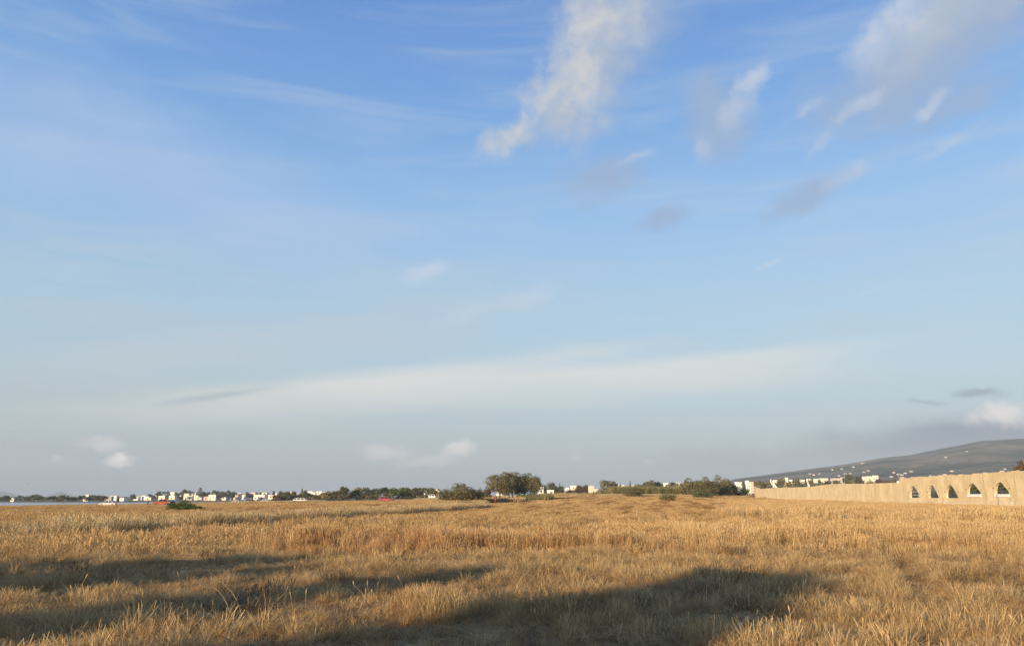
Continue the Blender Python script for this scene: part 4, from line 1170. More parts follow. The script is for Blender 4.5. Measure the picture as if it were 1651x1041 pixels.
# reeds and weeds as masses
def mass(name, label, cat, mats, area, n, hmin, hmax, seed, w=0.08):
    g = np.random.default_rng(seed)
    (p0, p1), (y0, y1) = area
    px = g.uniform(p0, p1, n); Y = g.uniform(y0, y1, n)
    x = (px - CX) / F * math.cos(PITCH) * Y
    cl = [clump(name + '_tuft', mats[i % len(mats)], 46, 0.9, hmin, hmax, w, 0.08, 0.5, 0.0, 2, seed * 10 + i) for i in range(4)]
    go(name, label, cat, cl, x, Y, np.ones(n, bool), 0.75 + 0.5 * vnoise(x / 5, Y / 5, seed), 0.04)
mass('reeds', 'bank of green and tan reeds behind the field end', 'reeds', [m_reed, m_weed, m_reed, m_reed], ((985, 1112), (300, 322)), 700, 2.4, 3.6, 61)
mass('reed_slope', 'green reeds sloping down at the left end of the bank', 'reeds', [m_reed, m_reed, m_reed, m_weed], ((962, 1000), (300, 316)), 260, 1.2, 2.2, 62)
mass('green_reeds', 'green reeds growing at the right foot of the tree clump', 'reeds', [m_reed, m_weed, m_reed, m_reed], ((838, 888), (196, 222)), 330, 0.7, 1.5, 63)
mass('dry_weeds', 'tan dry weeds between the large bush and the trees', 'weeds', [m_weed, m_tall, m_weed, m_rust], ((768, 842), (165, 192)), 420, 0.6, 1.3, 64)
mass('bush_weeds', 'pale weeds along the foot of the large olive bush', 'weeds', [m_weed, m_tall, m_weed, m_weed], ((700, 782), (146, 156)), 230, 0.4, 0.9, 65)
mass('verge_weeds', 'green verge weeds along the far edge of the field', 'weeds', [m_reed, m_weed, m_reed, m_weed], ((870, 1215), (318, 345)), 900, 0.6, 1.2, 66)
# ------------------------------------------------------------------ houses
WIN = {}
def house(px, wpx, ytop, Y, label, style='flat', mat=None, group=None, base=None, rz=None, depth=None):
    mat = mat or m_white
    p = at(px, Y)
    if base is not None: p.z = base
    w = max(2.5, wpx * MPX(Y)); h = max(2.4, CAMZ + (HOR - ytop) * MPX(Y) - p.z)
    d = depth or max(5.0, min(w, 9.0))
    rz = (((px * 7.3) % 1) - 0.5) * 0.5 if rz is None else rz
    o = empty('house' if style != 'shed' else 'shed', p, rz)
    tag(o, label, 'house' if style != 'shed' else 'shed', group)
    hw, hd = w / 2, d / 2
    b = MB()
    if style == 'tower':
        hb = h * 0.66
        b.box(-hw, hw, -hd, hd, -1, hb); b.box(-w * .16, w * .16, -w * .16, w * .16, hb - .01, h)
    elif style == 'step':
        hb = h * 0.62
        b.box(-hw, hw, -hd, hd, -1, hb); b.box(-hw + .003, w * .08, -hd + .5, hd - .003, hb - .01, h)
    elif style == 'gable':
        hb = h * 0.72
        b.box(-hw, hw, -hd, hd, -1, hb)
    else:
        hb = h; b.box(-hw, hw, -hd, hd, -1, hb)
    link('wall', b.mesh('wall', mat), o)
    b = MB()
    if style == 'gable':
        e = 0.25
        b.add([(-hw - e, -hd - e, hb + .003), (hw + e, -hd - e, hb + .003), (hw + e, hd + e, hb + .003), (-hw - e, hd + e, hb + .003), (-hw * .55, 0, h), (hw * .55, 0, h)],
              [(0, 1, 5, 4), (1, 2, 5), (2, 3, 4, 5), (3, 0, 4), (3, 2, 1, 0)])
        link('roof', b.mesh('roof', m_tile), o)
    else:
        for (x0, x1, y0, y1) in ((-hw - .08, hw + .08, -hd - .08, -hd + .22), (-hw - .08, hw + .08, hd - .22, hd + .08), (-hw - .08, -hw + .22, -hd + .22, hd - .22), (hw - .22, hw + .08, -hd + .22, hd - .22)):
            b.box(x0, x1, y0, y1, hb - 0.05, hb + 0.35)
        link('roof', b.mesh('roof', mat), o)
    floors = max(1, min(3, int(hb / 3.0)))
    nw = max(1, min(6, int(w / 3.6)))
    fh = hb / floors
    dr = int((px * 3.7) % max(1, nw))
    for fl in range(floors):
        for i in range(nw):
            xc = -hw + w * (i + .5) / nw
            if fl == 0 and i == dr and nw > 1:
                me = WIN.get('door')
                if me is None:
                    b = MB(); b.box(-.55, .55, -.06, .02, 0, 2.1); me = WIN['door'] = b.mesh('door', m_wood)
                q = link('door', me, o); q.location = (xc, -hd - .003, 0.05); continue
            me = WIN.get('win')
            if me is None:
                b = MB(); b.box(-.5, .5, -.05, .02, -.55, .55); me = WIN['win'] = b.mesh('window', m_glass)
            q = link('window', me, o); q.location = (xc, -hd - .003, fl * fh + fh * .52)
    return o
gl = 'white houses of the lagoon town'
town = [  # px, w, ytop, Y, style, material, label
 (140.5, 7, 798.3, 690, 'flat', m_white, 'small white house glimpsed over the lagoon shore trees'),
 (24, 5, 804.5, 652, 'flat', m_cream, 'tiny pale hut on the far shore under two palms'),
 (176, 9, 800.6, 720, 'flat', m_greyw, 'long grey white house right of the shore trees'),
 (184.5, 8, 799.8, 735, 'flat', m_white, 'white house joined right of the long grey one'),
 (200, 6.5, 800.6, 700, 'gable', m_white, 'bright white gabled house standing alone on the shore rise'),
 (234, 5, 799.3, 790, 'flat', m_white, 'pale low house left of the dark shore person'),
 (240.5, 8.5, 800, 760, 'step', m_cream, 'cream stepped house right behind the dark shore person'),
 (251.5, 4.5, 799, 800, 'flat', m_white, 'narrow white house right of the cream stepped house'),
 (264, 9, 799.8, 745, 'flat', m_cream, 'cream flat house over the orange car'),
 (279.5, 8, 799.3, 740, 'flat', m_cream, 'cream house right of the orange car'),
 (280, 6, 794.2, 840, 'flat', m_white, 'white house high behind the cream one near the orange car'),
 (288, 4, 794, 850, 'flat', m_white, 'small white house beside the high one in the palms'),
 (304.5, 11, 795.6, 770, 'step', m_cream, 'two storey cream house over the lone green bush'),
 (313.5, 5, 794.8, 790, 'flat', m_white, 'tall narrow white house right of the two storey one'),
 (331.5, 6, 796.8, 820, 'gable', m_white, 'white gabled house right of the tiered conifer'),
 (345.5, 10.5, 793.8, 750, 'tower', m_cream, 'cream house with a little square tower on top'),
 (371, 6.5, 797.8, 760, 'flat', m_white, 'blue white house right of the big dark tree'),
 (381, 9, 796.6, 790, 'flat', m_pink, 'dull pinkish house left of the cream block'),
 (389, 8.5, 795, 800, 'step', m_cream, 'cream stepped block behind the white parked cars'),
 (410, 7, 794.8, 840, 'flat', m_pink, 'pinkish house high between the palms'),
 (421, 15, 798, 750, 'flat', m_cream, 'long low cream house above the dark shed'),
 (431, 12, 794.2, 830, 'step', m_cream, 'wide cream house upper right of the long low one'),
 (438, 7, 798.8, 745, 'flat', m_cream, 'cream house joined right of the long low one'),
 (446, 8, 794.8, 810, 'step', m_white, 'white stepped house left of the brown scrub'),
 (452.5, 5, 795.6, 780, 'flat', m_white, 'narrow white house over the brown scrub'),
 (474, 13, 793.3, 820, 'step', m_pink, 'long pinkish white house behind the trees over the white cars'),
 (493, 7, 792.8, 840, 'flat', m_pink, 'pink roofed house right of the pointed cypress'),
 (500.5, 5, 792.6, 830, 'flat', m_white, 'small bright white house over the white van end'),
 (505, 7, 794.3, 790, 'flat', m_cream, 'cream house below the small bright white one'),
 (515, 8, 792.9, 830, 'flat', m_white, 'pale green white house at the hedgerow\'s left end'),
 (537, 4, 794.5, 800, 'flat', m_white, 'white house corner glimpsed through the hedgerow'),
 (221, 7, 801.2, 760, 'flat', m_white, 'low white wall-like house left of the first town houses'),
 (227.5, 5, 800.6, 770, 'flat', m_cream, 'small cream house between the shore rise and the town'),
 (272, 6, 799.2, 770, 'flat', m_white, 'white house squeezed between two cream houses over the orange car'),
 (291, 7, 799.4, 780, 'flat', m_white, 'low white house left of the two storey cream house'),
 (322, 9, 799.2, 770, 'flat', m_cream, 'low cream house below the tiered conifer'),
 (333, 6, 801, 760, 'flat', m_pink, 'low pinkish house left of the little tower house'),
 (362, 6, 800.6, 770, 'flat', m_white, 'white house low against the big dark tree'),
 (396, 8, 798.4, 780, 'flat', m_white, 'low white house right of the cream stepped block'),
 (404, 7, 797.6, 800, 'flat', m_pink, 'pinkish house between the stepped block and the palms'),
 (413, 6, 800.8, 740, 'flat', m_white, 'white house front left of the long low cream house'),
 (444, 6, 800, 760, 'flat', m_cream, 'cream house right below the white stepped one'),
 (461, 8, 796.2, 800, 'flat', m_white, 'white house half hidden over the brown scrub'),
 (483, 8, 796, 810, 'flat', m_cream, 'cream house low behind the trees over the white cars'),
 (525, 7, 794, 830, 'flat', m_cream, 'cream house glimpsed at the hedgerow top left'),
]
for px, w, yt, Y, st, m, lab in town: house(px, w * 1.2, yt - 0.4, Y, lab, st, m, gl)
gm = 'white houses beyond the field'
mid = [
 (672, 4, 790.5, 640, 'flat', m_white, 'white house glimpsed between the hedgerow palms'),
 (684, 4, 793, 640, 'flat', m_white, 'white house low under the tall hedgerow palm'),
 (704.5, 6, 789.6, 600, 'flat', m_cream, 'cream house just left of the large olive bush'),
 (806, 7, 786.5, 360, 'flat', m_white, 'white house seen through a gap in the tree clump'),
 (872, 7, 785.6, 430, 'flat', m_white, 'small white house at the right edge of the tree clump'),
 (887.5, 5.5, 792.4, 390, 'flat', m_white, 'low white hut in the verge right of the tree clump'),
 (916, 10, 786, 620, 'step', m_white, 'white stepped house left of the brown trees'),
 (925.5, 10, 783.6, 650, 'flat', m_cream, 'cream house rising behind the white stepped house'),
 (956.5, 15, 783.2, 520, 'step', m_pink, 'pinkish two storey house with dark openings between two trees'),
 (994.5, 5, 783.3, 640, 'flat', m_white, 'small white house under the thin palms'),
 (1001.5, 7, 782.2, 650, 'flat', m_white, 'white house right of the thin palms'),
 (1007, 4.5, 784, 640, 'flat', m_cream, 'low cream house left of the lone cypress'),
 (1012.6, 4, 784.4, 640, 'flat', m_white, 'little white cube house against the lone cypress'),
 (1021, 4, 783, 660, 'flat', m_white, 'little white house right of the lone cypress'),
 (1064, 14, 781.6, 600, 'flat', m_white, 'long low white house above the reed bank'),
 (1074.5, 6.5, 779.4, 590, 'flat', m_white, 'taller white block ending the long low white house'),
 (1096.5, 13, 777.6, 560, 'step', m_greyw, 'grey unfinished house left of the olive thicket'),
]
for px, w, yt, Y, st, m, lab in mid: house(px, w, yt, Y, lab, st, m, gm)
gr = 'white houses above the low wall'
right = [
 (1190, 8, 777, 760, 'step', m_white, 'white stepped house right of the olive thicket'), (1194.5, 6, 778, 740, 'flat', m_white, 'bright white house touching the thicket\'s right shoulder'),
 (1205.5, 5, 775.6, 800, 'flat', m_white, 'white house with dark openings behind the wall end'), (1208.5, 4, 780.6, 700, 'flat', m_cream, 'little cream house low behind the wall end'),
 (1214.5, 9, 776.8, 780, 'step', m_pink, 'pinkish house right above the square wall end'), (1244.5, 4, 772.8, 860, 'tower', m_white, 'little white tower house with a pointed look over the trees'),
 (1250, 5.5, 775, 740, 'flat', m_white, 'tall white house between two olive trees'), (1254.5, 5, 774.6, 800, 'flat', m_white, 'white house top right of the tall one'),
 (1267, 5.5, 773, 780, 'flat', m_cream, 'cream house under the white tower top'), (1269.5, 4, 770.6, 860, 'flat', m_white, 'white tower top over the cream house'),
 (1278.5, 9, 774, 790, 'flat', m_white, 'white house left of the olive trees over the wall'), (1294.5, 7.5, 774, 800, 'flat', m_white, 'white house right of the olive trees over the wall'),
 (1306, 4, 772.6, 780, 'flat', m_white, 'narrow white house beside the pointed cypress'), (1319, 8, 771.8, 800, 'step', m_cream, 'cream stepped house over the rising wall top'),
 (1333, 16, 771.2, 830, 'step', m_cream, 'widest cream house in the row over the wall'), (1350.5, 13, 771.8, 850, 'flat', m_pink, 'long low pinkish house right of the widest one'),
 (1361, 3, 770.2, 800, 'flat', m_white, 'tiny white tower left of the tall dark tree'), (1395.5, 5, 769, 850, 'flat', m_white, 'small white house left of the big pale block'),
 (1405, 14, 768.6, 800, 'flat', m_cream, 'big pale block over the right part of the low wall'), (1414.5, 6, 767.2, 900, 'flat', m_white, 'white house top behind the big pale block'),
]
for px, w, yt, Y, st, m, lab in right: house(px, w, yt, Y, lab, st, m, gr)
# houses scattered over the mountain foot: each one a small thing of its own
m_hill = simple('hazy_limewash', (0.42, 0.40, 0.37), 0.9, 0.08, 1.0)
hh_ = [(1342, 757, 4), (1357, 755.6, 5), (1371, 763.2, 6), (1312, 765.2, 5), (1321, 763.4, 4), (1306, 763.5, 5), (1352.5, 766.8, 4), (1362.5, 763.2, 5), (1391, 746.4, 8), (1376, 752.6, 5), (1393, 760.5, 4), (1400, 758.4, 7), (1441, 761.6, 4), (1449, 764.6, 8), (1454, 765.6, 6), (1459.5, 762.8, 6), (1469.5, 759.8, 5),
       (1437, 768.4, 7), (1455, 770, 7), (1500, 767.5, 5), (1517, 767.2, 8), (1524, 765.4, 7), (1534, 768.2, 8), (1494, 771.6, 8), (1616, 760, 8), (1620, 756, 4), (1640, 758.2, 9), (1535, 759.6, 4), (1559, 727.5, 4), (1525, 737, 5)]
def hill_hit(px, py):
    d = ray(px, py); Y = 900.0
    while Y < 3450:
        k = Y / d.y
        x = d.x * k; z = CAMZ + d.z * k
        if z < float(mount_z(np.array([x]), np.array([Y]))[0]): return Vector((x, Y, z))
        Y += 8
    return Vector((d.x * Y / d.y, Y, CAMZ + d.z * Y / d.y))
near_ = {1342: 'left of a pair high over the cream houses', 1357: 'right of a pair high over the cream houses', 1371: 'just over the tall dark tree', 1312: 'low over the cypress', 1321: 'right of the one over the cypress', 1306: 'far left on the slope'}
for i, (px, py, w) in enumerate(hh_):
    p = hill_hit(px, py + 0.8)
    Y = p.y; ww = w * MPX(Y); h = max(2.6, 1.25 * MPX(Y)); ww *= 0.62
    b = MB(); b.box(-ww / 2, ww / 2, -4, 4, -3, h); b.box(-ww / 2, ww * .1, -4.003, 3.9, h - .01, h * 1.35)
    o = link('hill_house', b.mesh('hill_house', m_hill if i % 3 else m_pink)); o.location = p; o.rotation_euler = (0, 0, ((i * 0.37) % 1 - .5) * .5)
    tag(o, f'tiny {"white" if i % 3 else "cream"} house on the hazy mountain slope', 'house', 'tiny houses on the mountain slope')
hs = sorted([o for o in C.objects if o.name.startswith('hill_house')], key=lambda o: o.location.x / o.location.y)
for i, o in enumerate(hs):
    nm = ORD[i] if i < 20 else None
    side_ = f'{nm} from the left' if nm and i < 16 else f'{ORD[len(hs) - 1 - i]} from the right'
    o['label'] = f'tiny {"cream" if o.data.materials[0] == m_pink else "white"} house on the hazy mountain slope, {side_}'
# long dark open shed by the lagoon
sh_ = empty('shed', at(412, 330), 0.05); tag(sh_, 'long dark open sided shed with a grey roof behind the white cars', 'shed')
wS = 56 * MPX(330)
b = MB(); b.box(-wS / 2, wS / 2, -3.2, 3.2, 1.75, 1.95); link('roof', b.mesh('roof', m_greyw), sh_)
b = MB(); b.box(-wS / 2 + .2, wS / 2 - .2, 2.6, 2.9, -.3, 1.747); link('rear_wall', b.mesh('rear_wall', m_stone), sh_)
for i in range(6):
    xq = -wS / 2 + .4 + (wS - .8) * i / 5
    b = MB(); b.box(xq - .1, xq + .1, -3.0, -2.8, -.3, 1.747); link('post', b.mesh('post', m_wood), sh_)

# ------------------------------------------------------------------ vehicles
def paint(name, c):
    m, t = new_mat(name)
    oc = t.new('ShaderNodeTexCoord').outputs['Object']
    n = t.noise(oc, 6, 5, 0.6)
    b = t.new('ShaderNodeBsdfPrincipled')
    t.put(b.inputs['Base Color'], t.mix(t.ramp(n, .4, .7, 0, .18), c, (0.35, 0.28, 0.2)))
    t.put(b.inputs['Roughness'], t.ramp(n, .3, .7, .28, .5)); b.inputs['Coat Weight'].default_value = 0.3
    finish(t, b.outputs[0]); return m
m_tyre = simple('black_rubber', (0.02, 0.02, 0.02), 0.9, 0.1, 5)
m_rim = simple('alloy_rim', (0.45, 0.45, 0.46), 0.35, 0.1, 5, 0.5, 0.8)
m_cglass = simple('car_glass', (0.02, 0.024, 0.03), 0.08, 0.1, 2, 0.6)
m_lamp = simple('lamp_glass', (0.7, 0.7, 0.68), 0.2, 0.05, 2, 0.5)
m_tail = simple('red_lamp_glass', (0.4, 0.02, 0.02), 0.2, 0.05, 2, 0.5)
m_bump = simple('dark_bumper', (0.05, 0.05, 0.05), 0.6, 0.1, 4)
def car(loc, rz, label, pm, kind='hatch', L=4.1, Wd=1.72, H=1.5, group=None, pick=None):
    o = empty('van' if kind == 'van' else 'car', loc, rz)
    tag(o, label, 'van' if kind == 'van' else 'car', group)
    hl = L / 2; hw = Wd / 2; belt = 0.58 * H + (0.06 if kind == 'van' else 0)
    if kind == 'hatch':
        prof = [(hl, .42), (hl - .02, .62), (hl - .12, .74), (hl - .95, belt), (-hl + .12, belt + .03), (-hl, .72), (-hl + .02, .36), (-hl + .2, .24), (hl - .2, .22)]
        cab = [(hl - 1.05, belt - .01), (hl - 1.75, H), (-hl + .55, H - .02), (-hl + .10, belt + .02)]
    elif kind == 'saloon':
        prof = [(hl, .42), (hl - .02, .62), (hl - .14, .74), (hl - 1.15, belt), (-hl + .85, belt + .04), (-hl + .04, belt - .02), (-hl, .66), (-hl + .02, .36), (-hl + .2, .24), (hl - .2, .22)]
        cab = [(hl - 1.2, belt - .01), (hl - 1.95, H), (-hl + 1.25, H - .02), (-hl + .65, belt + .02)]
    else:
        prof = [(hl, .42), (hl - .02, .66), (hl - .10, .86), (hl - .62, belt), (-hl + .03, belt + .02), (-hl, .7), (-hl + .02, .36), (-hl + .2, .26), (hl - .2, .24)]
        cab = [(hl - .68, belt - .01), (hl - 1.25, H), (-hl + .14, H), (-hl + .05, belt + .01)]
    b = MB(); n = len(prof); ring = []
    for yy_, k in ((-hw, .94), (-hw + .09, 1.0), (hw - .09, 1.0), (hw, .94)):
        zc_ = 0.55
        ring.append([(x * (1 if k == 1 else .985), yy_, zc_ + (z - zc_) * k) for x, z in prof])
    vs = [q for r_ in ring for q in r_]; fs = []
    for j in range(3):
        for i in range(n): fs.append((j * n + i, j * n + (i + 1) % n, (j + 1) * n + (i + 1) % n, (j + 1) * n + i))
    fs.append(tuple(range(n - 1, -1, -1))); fs.append(tuple(3 * n + i for i in range(n)))
    b.add(vs, fs)
    link('body', b.mesh('body', pm), o)
    b = MB(); it = .14
    lo = hw - .05; hi_ = hw - it - .05
    pts = []
    for sgn_ in (-1, 1):
        for (x, z) in cab: pts.append((x, sgn_ * (lo if z < belt + .1 else hi_), z))
    b.add(pts, [(0, 1, 2, 3), (7, 6, 5, 4), (1, 5, 6, 2), (0, 4, 5, 1), (2, 6, 7, 3)])
    link('cabin', b.mesh('cabin', pm), o)
    def lerp(p, q, t_): return tuple(p[i] + (q[i] - p[i]) * t_ for i in range(3))
    def pane(A, B, C_, D_, nrm, name='window'):
        b = MB(); e = 0.012
        q = [A, B, C_, D_]
        vs = [tuple(p[i] + nrm[i] * e for i in range(3)) for p in q] + [tuple(p[i] - nrm[i] * .02 for i in range(3)) for p in q]
        b.add(vs, [(0, 1, 2, 3), (0, 4, 5, 1), (1, 5, 6, 2), (2, 6, 7, 3), (3, 7, 4, 0)])
        link(name, b.mesh(name, m_cglass), o)
    for s_ in (0, 4):
        f0, f1, r1, r0 = pts[s_], pts[s_ + 1], pts[s_ + 2], pts[s_ + 3]
        ny = -1 if s_ == 0 else 1
        cuts = ((.06, .46), (.53, .94)) if kind != 'van' else ((.04, .30), (.37, .62), (.69, .95))
        for a0, a1 in cuts:
            bl, br = lerp(f0, r0, a0), lerp(f0, r0, a1); tl_, tr2 = lerp(f1, r1, a0), lerp(f1, r1, a1)
            pane(lerp(bl, tl_, .10), lerp(br, tr2, .10), lerp(br, tr2, .88), lerp(bl, tl_, .88), (0, ny, .25))
    A, B_, C_, D_ = pts[0], pts[4], pts[5], pts[1]
    pane(lerp(lerp(A, D_, .06), lerp(B_, C_, .06), .07), lerp(lerp(A, D_, .06), lerp(B_, C_, .06), .93), lerp(lerp(A, D_, .92), lerp(B_, C_, .92), .91), lerp(lerp(A, D_, .92), lerp(B_, C_, .92), .09), (.7, 0, .7), 'windscreen')
    A, B_, C_, D_ = pts[7], pts[3], pts[2], pts[6]
    pane(lerp(lerp(A, D_, .12), lerp(B_, C_, .12), .08), lerp(lerp(A, D_, .12), lerp(B_, C_, .12), .92), lerp(lerp(A, D_, .88), lerp(B_, C_, .88), .90), lerp(lerp(A, D_, .88), lerp(B_, C_, .88), .10), (-.8, 0, .5), 'rear_window')
    wr = .31
    for x in (hl - .78, -hl + .75):
        for sy in (-1, 1):
            b = MB(); b.tube([(0, -.1, 0), (0, .1, 0)], wr, 16); w_ = link('wheel', b.mesh('wheel', m_tyre), o); w_.location = (x, sy * (hw - .09), wr)
            b = MB(); b.tube([(0, -.108, 0), (0, .108, 0)], wr * .62, 12); link('rim', b.mesh('rim', m_rim), w_)
    for sy in (-1, 1):
        b = MB(); b.box(hl - .16, hl - .005, sy * (hw - .3) - .18, sy * (hw - .3) + .18, .60, .73); link('headlight', b.mesh('headlight', m_lamp), o)
        b = MB(); b.box(-hl - .01, -hl + .12, sy * (hw - .2) - .1, sy * (hw - .2) + .1, .62, .84); link('tail_light', b.mesh('tail_light', m_tail), o)
        b = MB(); b.box(hl - 1.45, hl - 1.28, sy * (hw + .02) - .07, sy * (hw + .02) + .07, belt + .02, belt + .15); link('mirror', b.mesh('mirror', pm), o)
    for x0, x1 in ((hl - .06, hl + .05), (-hl - .05, -hl + .06)):
        b = MB(); b.box(x0, x1, -hw + .08, hw - .08, .26, .46); link('bumper', b.mesh('bumper', m_bump), o)
    return o
def drop(px, Y, up=0.0):
    p = at(px, Y); p.z += up; return p
p_white = paint('white_car_paint', (0.78, 0.77, 0.74)); p_silver = paint('silver_car_paint', (0.62, 0.60, 0.58)); p_red = paint('red_car_paint', (0.36, 0.075, 0.075)); p_orange = paint('orange_car_paint', (0.48, 0.12, 0.05)); p_dark = paint('dark_car_paint', (0.04, 0.042, 0.05))
car(drop(175, 222), R(192), 'silver white car with dark windows parked on the lagoon edge', p_silver, 'saloon', 4.3)
car(drop(260, 212), R(205), 'orange red car parked on the lagoon edge left of the green bush', p_orange, 'hatch', 3.9, 1.7, 1.66)
car(drop(270.5, 216), R(172), 'dark car parked close behind the orange red car', p_dark, 'hatch', 4.0)
car(drop(622, 236), R(12), 'red car parked before the hedgerow with a person beside it', p_red, 'hatch', 4.1, 1.72, 1.55)
car(drop(700, 300), R(4), 'white van with three side windows left of the large bush', p_white, 'van', 4.3, 1.75, 1.85)
car(drop(488, 262), R(5), 'white car parked at the left field edge beside two people', p_white, 'hatch', 4.2)
car(drop(481.5, 270), R(15), 'small white car just left of the one beside two people', p_white, 'hatch', 3.6)
car(drop(383, 296), R(0), 'long low white car parked left of the dark shed opening', p_white, 'saloon', 4.4, 1.72, 1.42)
car(drop(396, 300), R(80), 'white car seen end on by the dark shed', p_white, 'hatch', 3.9)
car(drop(430, 300), R(3), 'pale car parked before the right end of the dark shed', p_silver, 'saloon', 4.2)
car(drop(408, 306), R(6), 'dark car parked under the left half of the shed', p_dark, 'hatch', 4.0)
car(drop(420, 306), R(-5), 'dark car parked under the right half of the shed', p_dark, 'saloon', 4.2)
car(drop(823, 204), R(75), 'white car seen end on in the shade under the tree clump', p_white, 'hatch', 3.7, 1.5, 1.3)

# ------------------------------------------------------------------ people
def skin_mesh(name, joints, edges, mat, sub=1):
    me = bpy.data.meshes.new(name + '_cage')
    me.from_pydata([j[:3] for j in joints], edges, [])
    o = bpy.data.objects.new(name + '_cage', me); C.objects.link(o)
    md = o.modifiers.new('skin', 'SKIN')
    for i, j in enumerate(joints):
        r_ = j[3]; rx, ry = (r_ if isinstance(r_, tuple) else (r_, r_))
        me.skin_vertices[0].data[i].radius = (rx, ry)
        me.skin_vertices[0].data[i].use_root = (i == 0)
    o.modifiers.new('sub', 'SUBSURF').levels = sub
    dg = bpy.context.evaluated_depsgraph_get()
    out = bpy.data.meshes.new_from_object(o.evaluated_get(dg))
    out.name = name
    out.materials.clear(); out.materials.append(mat)
    out.polygons.foreach_set('use_smooth', [True] * len(out.polygons))
    bpy.data.objects.remove(o); bpy.data.meshes.remove(me)
    return out
m_skin = simple('tanned_skin', (0.40, 0.23, 0.15), 0.6, 0.06, 8)
m_hair = simple('dark_hair', (0.03, 0.022, 0.018), 0.7, 0.2, 20)
m_ghair = simple('pale_cap_cloth', (0.60, 0.56, 0.50), 0.8, 0.1, 10)
m_black = simple('black_cloth', (0.022, 0.022, 0.026), 0.85, 0.15, 8)
m_navy = simple('navy_cloth', (0.035, 0.04, 0.06), 0.85, 0.15, 8)
m_maroon = simple('maroon_cloth', (0.13, 0.035, 0.04), 0.85, 0.15, 8)
m_shoe = simple('dark_shoe', (0.03, 0.025, 0.02), 0.7, 0.1, 8)
def person_parts(step=0.16, bend=0.0, armf=0.10):
    """1.72 m figure facing -y; step = half stride, bend = lean of the trunk, armf = arm swing"""
    hipz, chz, nkz = 0.90, 1.28, 1.46
    def T(x, y, z):                                    # lean trunk about the hips
        dz_ = z - hipz
        if dz_ <= 0: return (x, y, z)
        return (x, y - math.sin(bend) * dz_ * 1.0, hipz + dz_ * math.cos(bend))
    J = []; E = []
    def add(p, r, par=None):
        J.append((*p, r)); i = len(J) - 1
        if par is not None: E.append((par, i))
        return i
    pel = add(T(0, 0, .93), (.135, .095)); wa = add(T(0, 0, 1.06), (.12, .085), pel); ch = add(T(0, 0, 1.27), (.145, .10), wa); nb = add(T(0, 0, 1.42), (.07, .06), ch)
    nk = add(T(0, -.01, 1.49), .052, nb); hb = add(T(0, -.02, 1.55), (.068, .078), nk); hm = add(T(0, -.015, 1.63), (.074, .094), hb); ht = add(T(0, -.01, 1.70), (.05, .066), hm)
    nose = add(T(0, -.125, 1.60), .012, hm)
    arms = []
    for s_ in (-1, 1):
        sh_j = add(T(s_ * .175, 0, 1.40), .058, ch); e = add(T(s_ * .235, .02 + s_ * armf * .5, 1.13), .042, sh_j); w_ = add(T(s_ * .25, -.03 + s_ * armf, .89), .029, e)
        pm_ = add(T(s_ * .25, -.04 + s_ * armf, .83), (.036, .018), w_)
        for k_, (fx, ln) in enumerate(((-.028, .075), (-.010, .088), (.010, .085), (.026, .068))):
            f1 = add(T(s_ * .25, -.04 + s_ * armf + fx, .79), .0095, pm_); add(T(s_ * .243, -.045 + s_ * armf + fx, .79 - ln * .8), .008, f1)
        t1 = add(T(s_ * .245, -.085 + s_ * armf, .825), .011, pm_); add(T(s_ * .24, -.10 + s_ * armf, .79), .009, t1)
        arms.append((J[sh_j], J[e], J[w_]))
    legs = []
    for s_ in (-1, 1):
        h_ = add((s_ * .09, 0, .86), .088, pel); k_ = add((s_ * .10, -s_ * step * .55 - .02, .48), .058, h_); an = add((s_ * .105, -s_ * step + .02, .09), .038, k_)
        ft = add((s_ * .115, -s_ * step - .12, .035), (.042, .03), an)
        legs.append((J[h_], J[k_], J[an], J[ft]))
    body = (J, E)
    # clothes on the same skeleton, a little wider
    def up(j, k=1.14, ad=.006):
        r_ = j[3]; r_ = r_ if isinstance(r_, tuple) else (r_, r_)
        return (j[0], j[1], j[2], (r_[0] * k + ad, r_[1] * k + ad))
    SJ = [up(J[pel]), up(J[wa]), up(J[ch]), up(J[nb], 1.05)]; SE = [(0, 1), (1, 2), (2, 3)]
    for a_ in arms:
        i0 = len(SJ); SJ += [up(a_[0], 1.2), up(a_[1], 1.25)]
        wq = a_[2]; SJ.append((a_[1][0] * .15 + wq[0] * .85, a_[1][1] * .15 + wq[1] * .85, a_[1][2] * .15 + wq[2] * .85, (.042, .042)))
        SE += [(2, i0), (i0, i0 + 1), (i0 + 1, i0 + 2)]
    TJ = [up(J[pel], 1.10)]; TE = []
    for l_ in legs:
        i0 = len(TJ); TJ += [up(l_[0], 1.12), up(l_[1], 1.18), (l_[2][0], l_[2][1], l_[2][2] + .03, (.056, .056))]
        TE += [(0, i0), (i0, i0 + 1), (i0 + 1, i0 + 2)]
    shoes = []
    for l_ in legs:
        shoes.append(([(l_[2][0], l_[2][1] + .03, .05, (.05, .048)), (l_[3][0], l_[3][1] + .04, .045, (.052, .042)), (l_[3][0], l_[3][1] - .03, .035, (.044, .03))], [(0, 1), (1, 2)]))
    hair = ([T(0, -.005, 1.60) + ((.074, .08),), T(0, .01, 1.66) + ((.082, .10),), T(0, 0, 1.715) + ((.06, .075),)], [(0, 1), (1, 2)])
    hair = ([(p[0], p[1] + .025, p[2], p[3]) for p in hair[0]], hair[1])
    return body, (SJ, SE), (TJ, TE), shoes, hair
POSE = {}
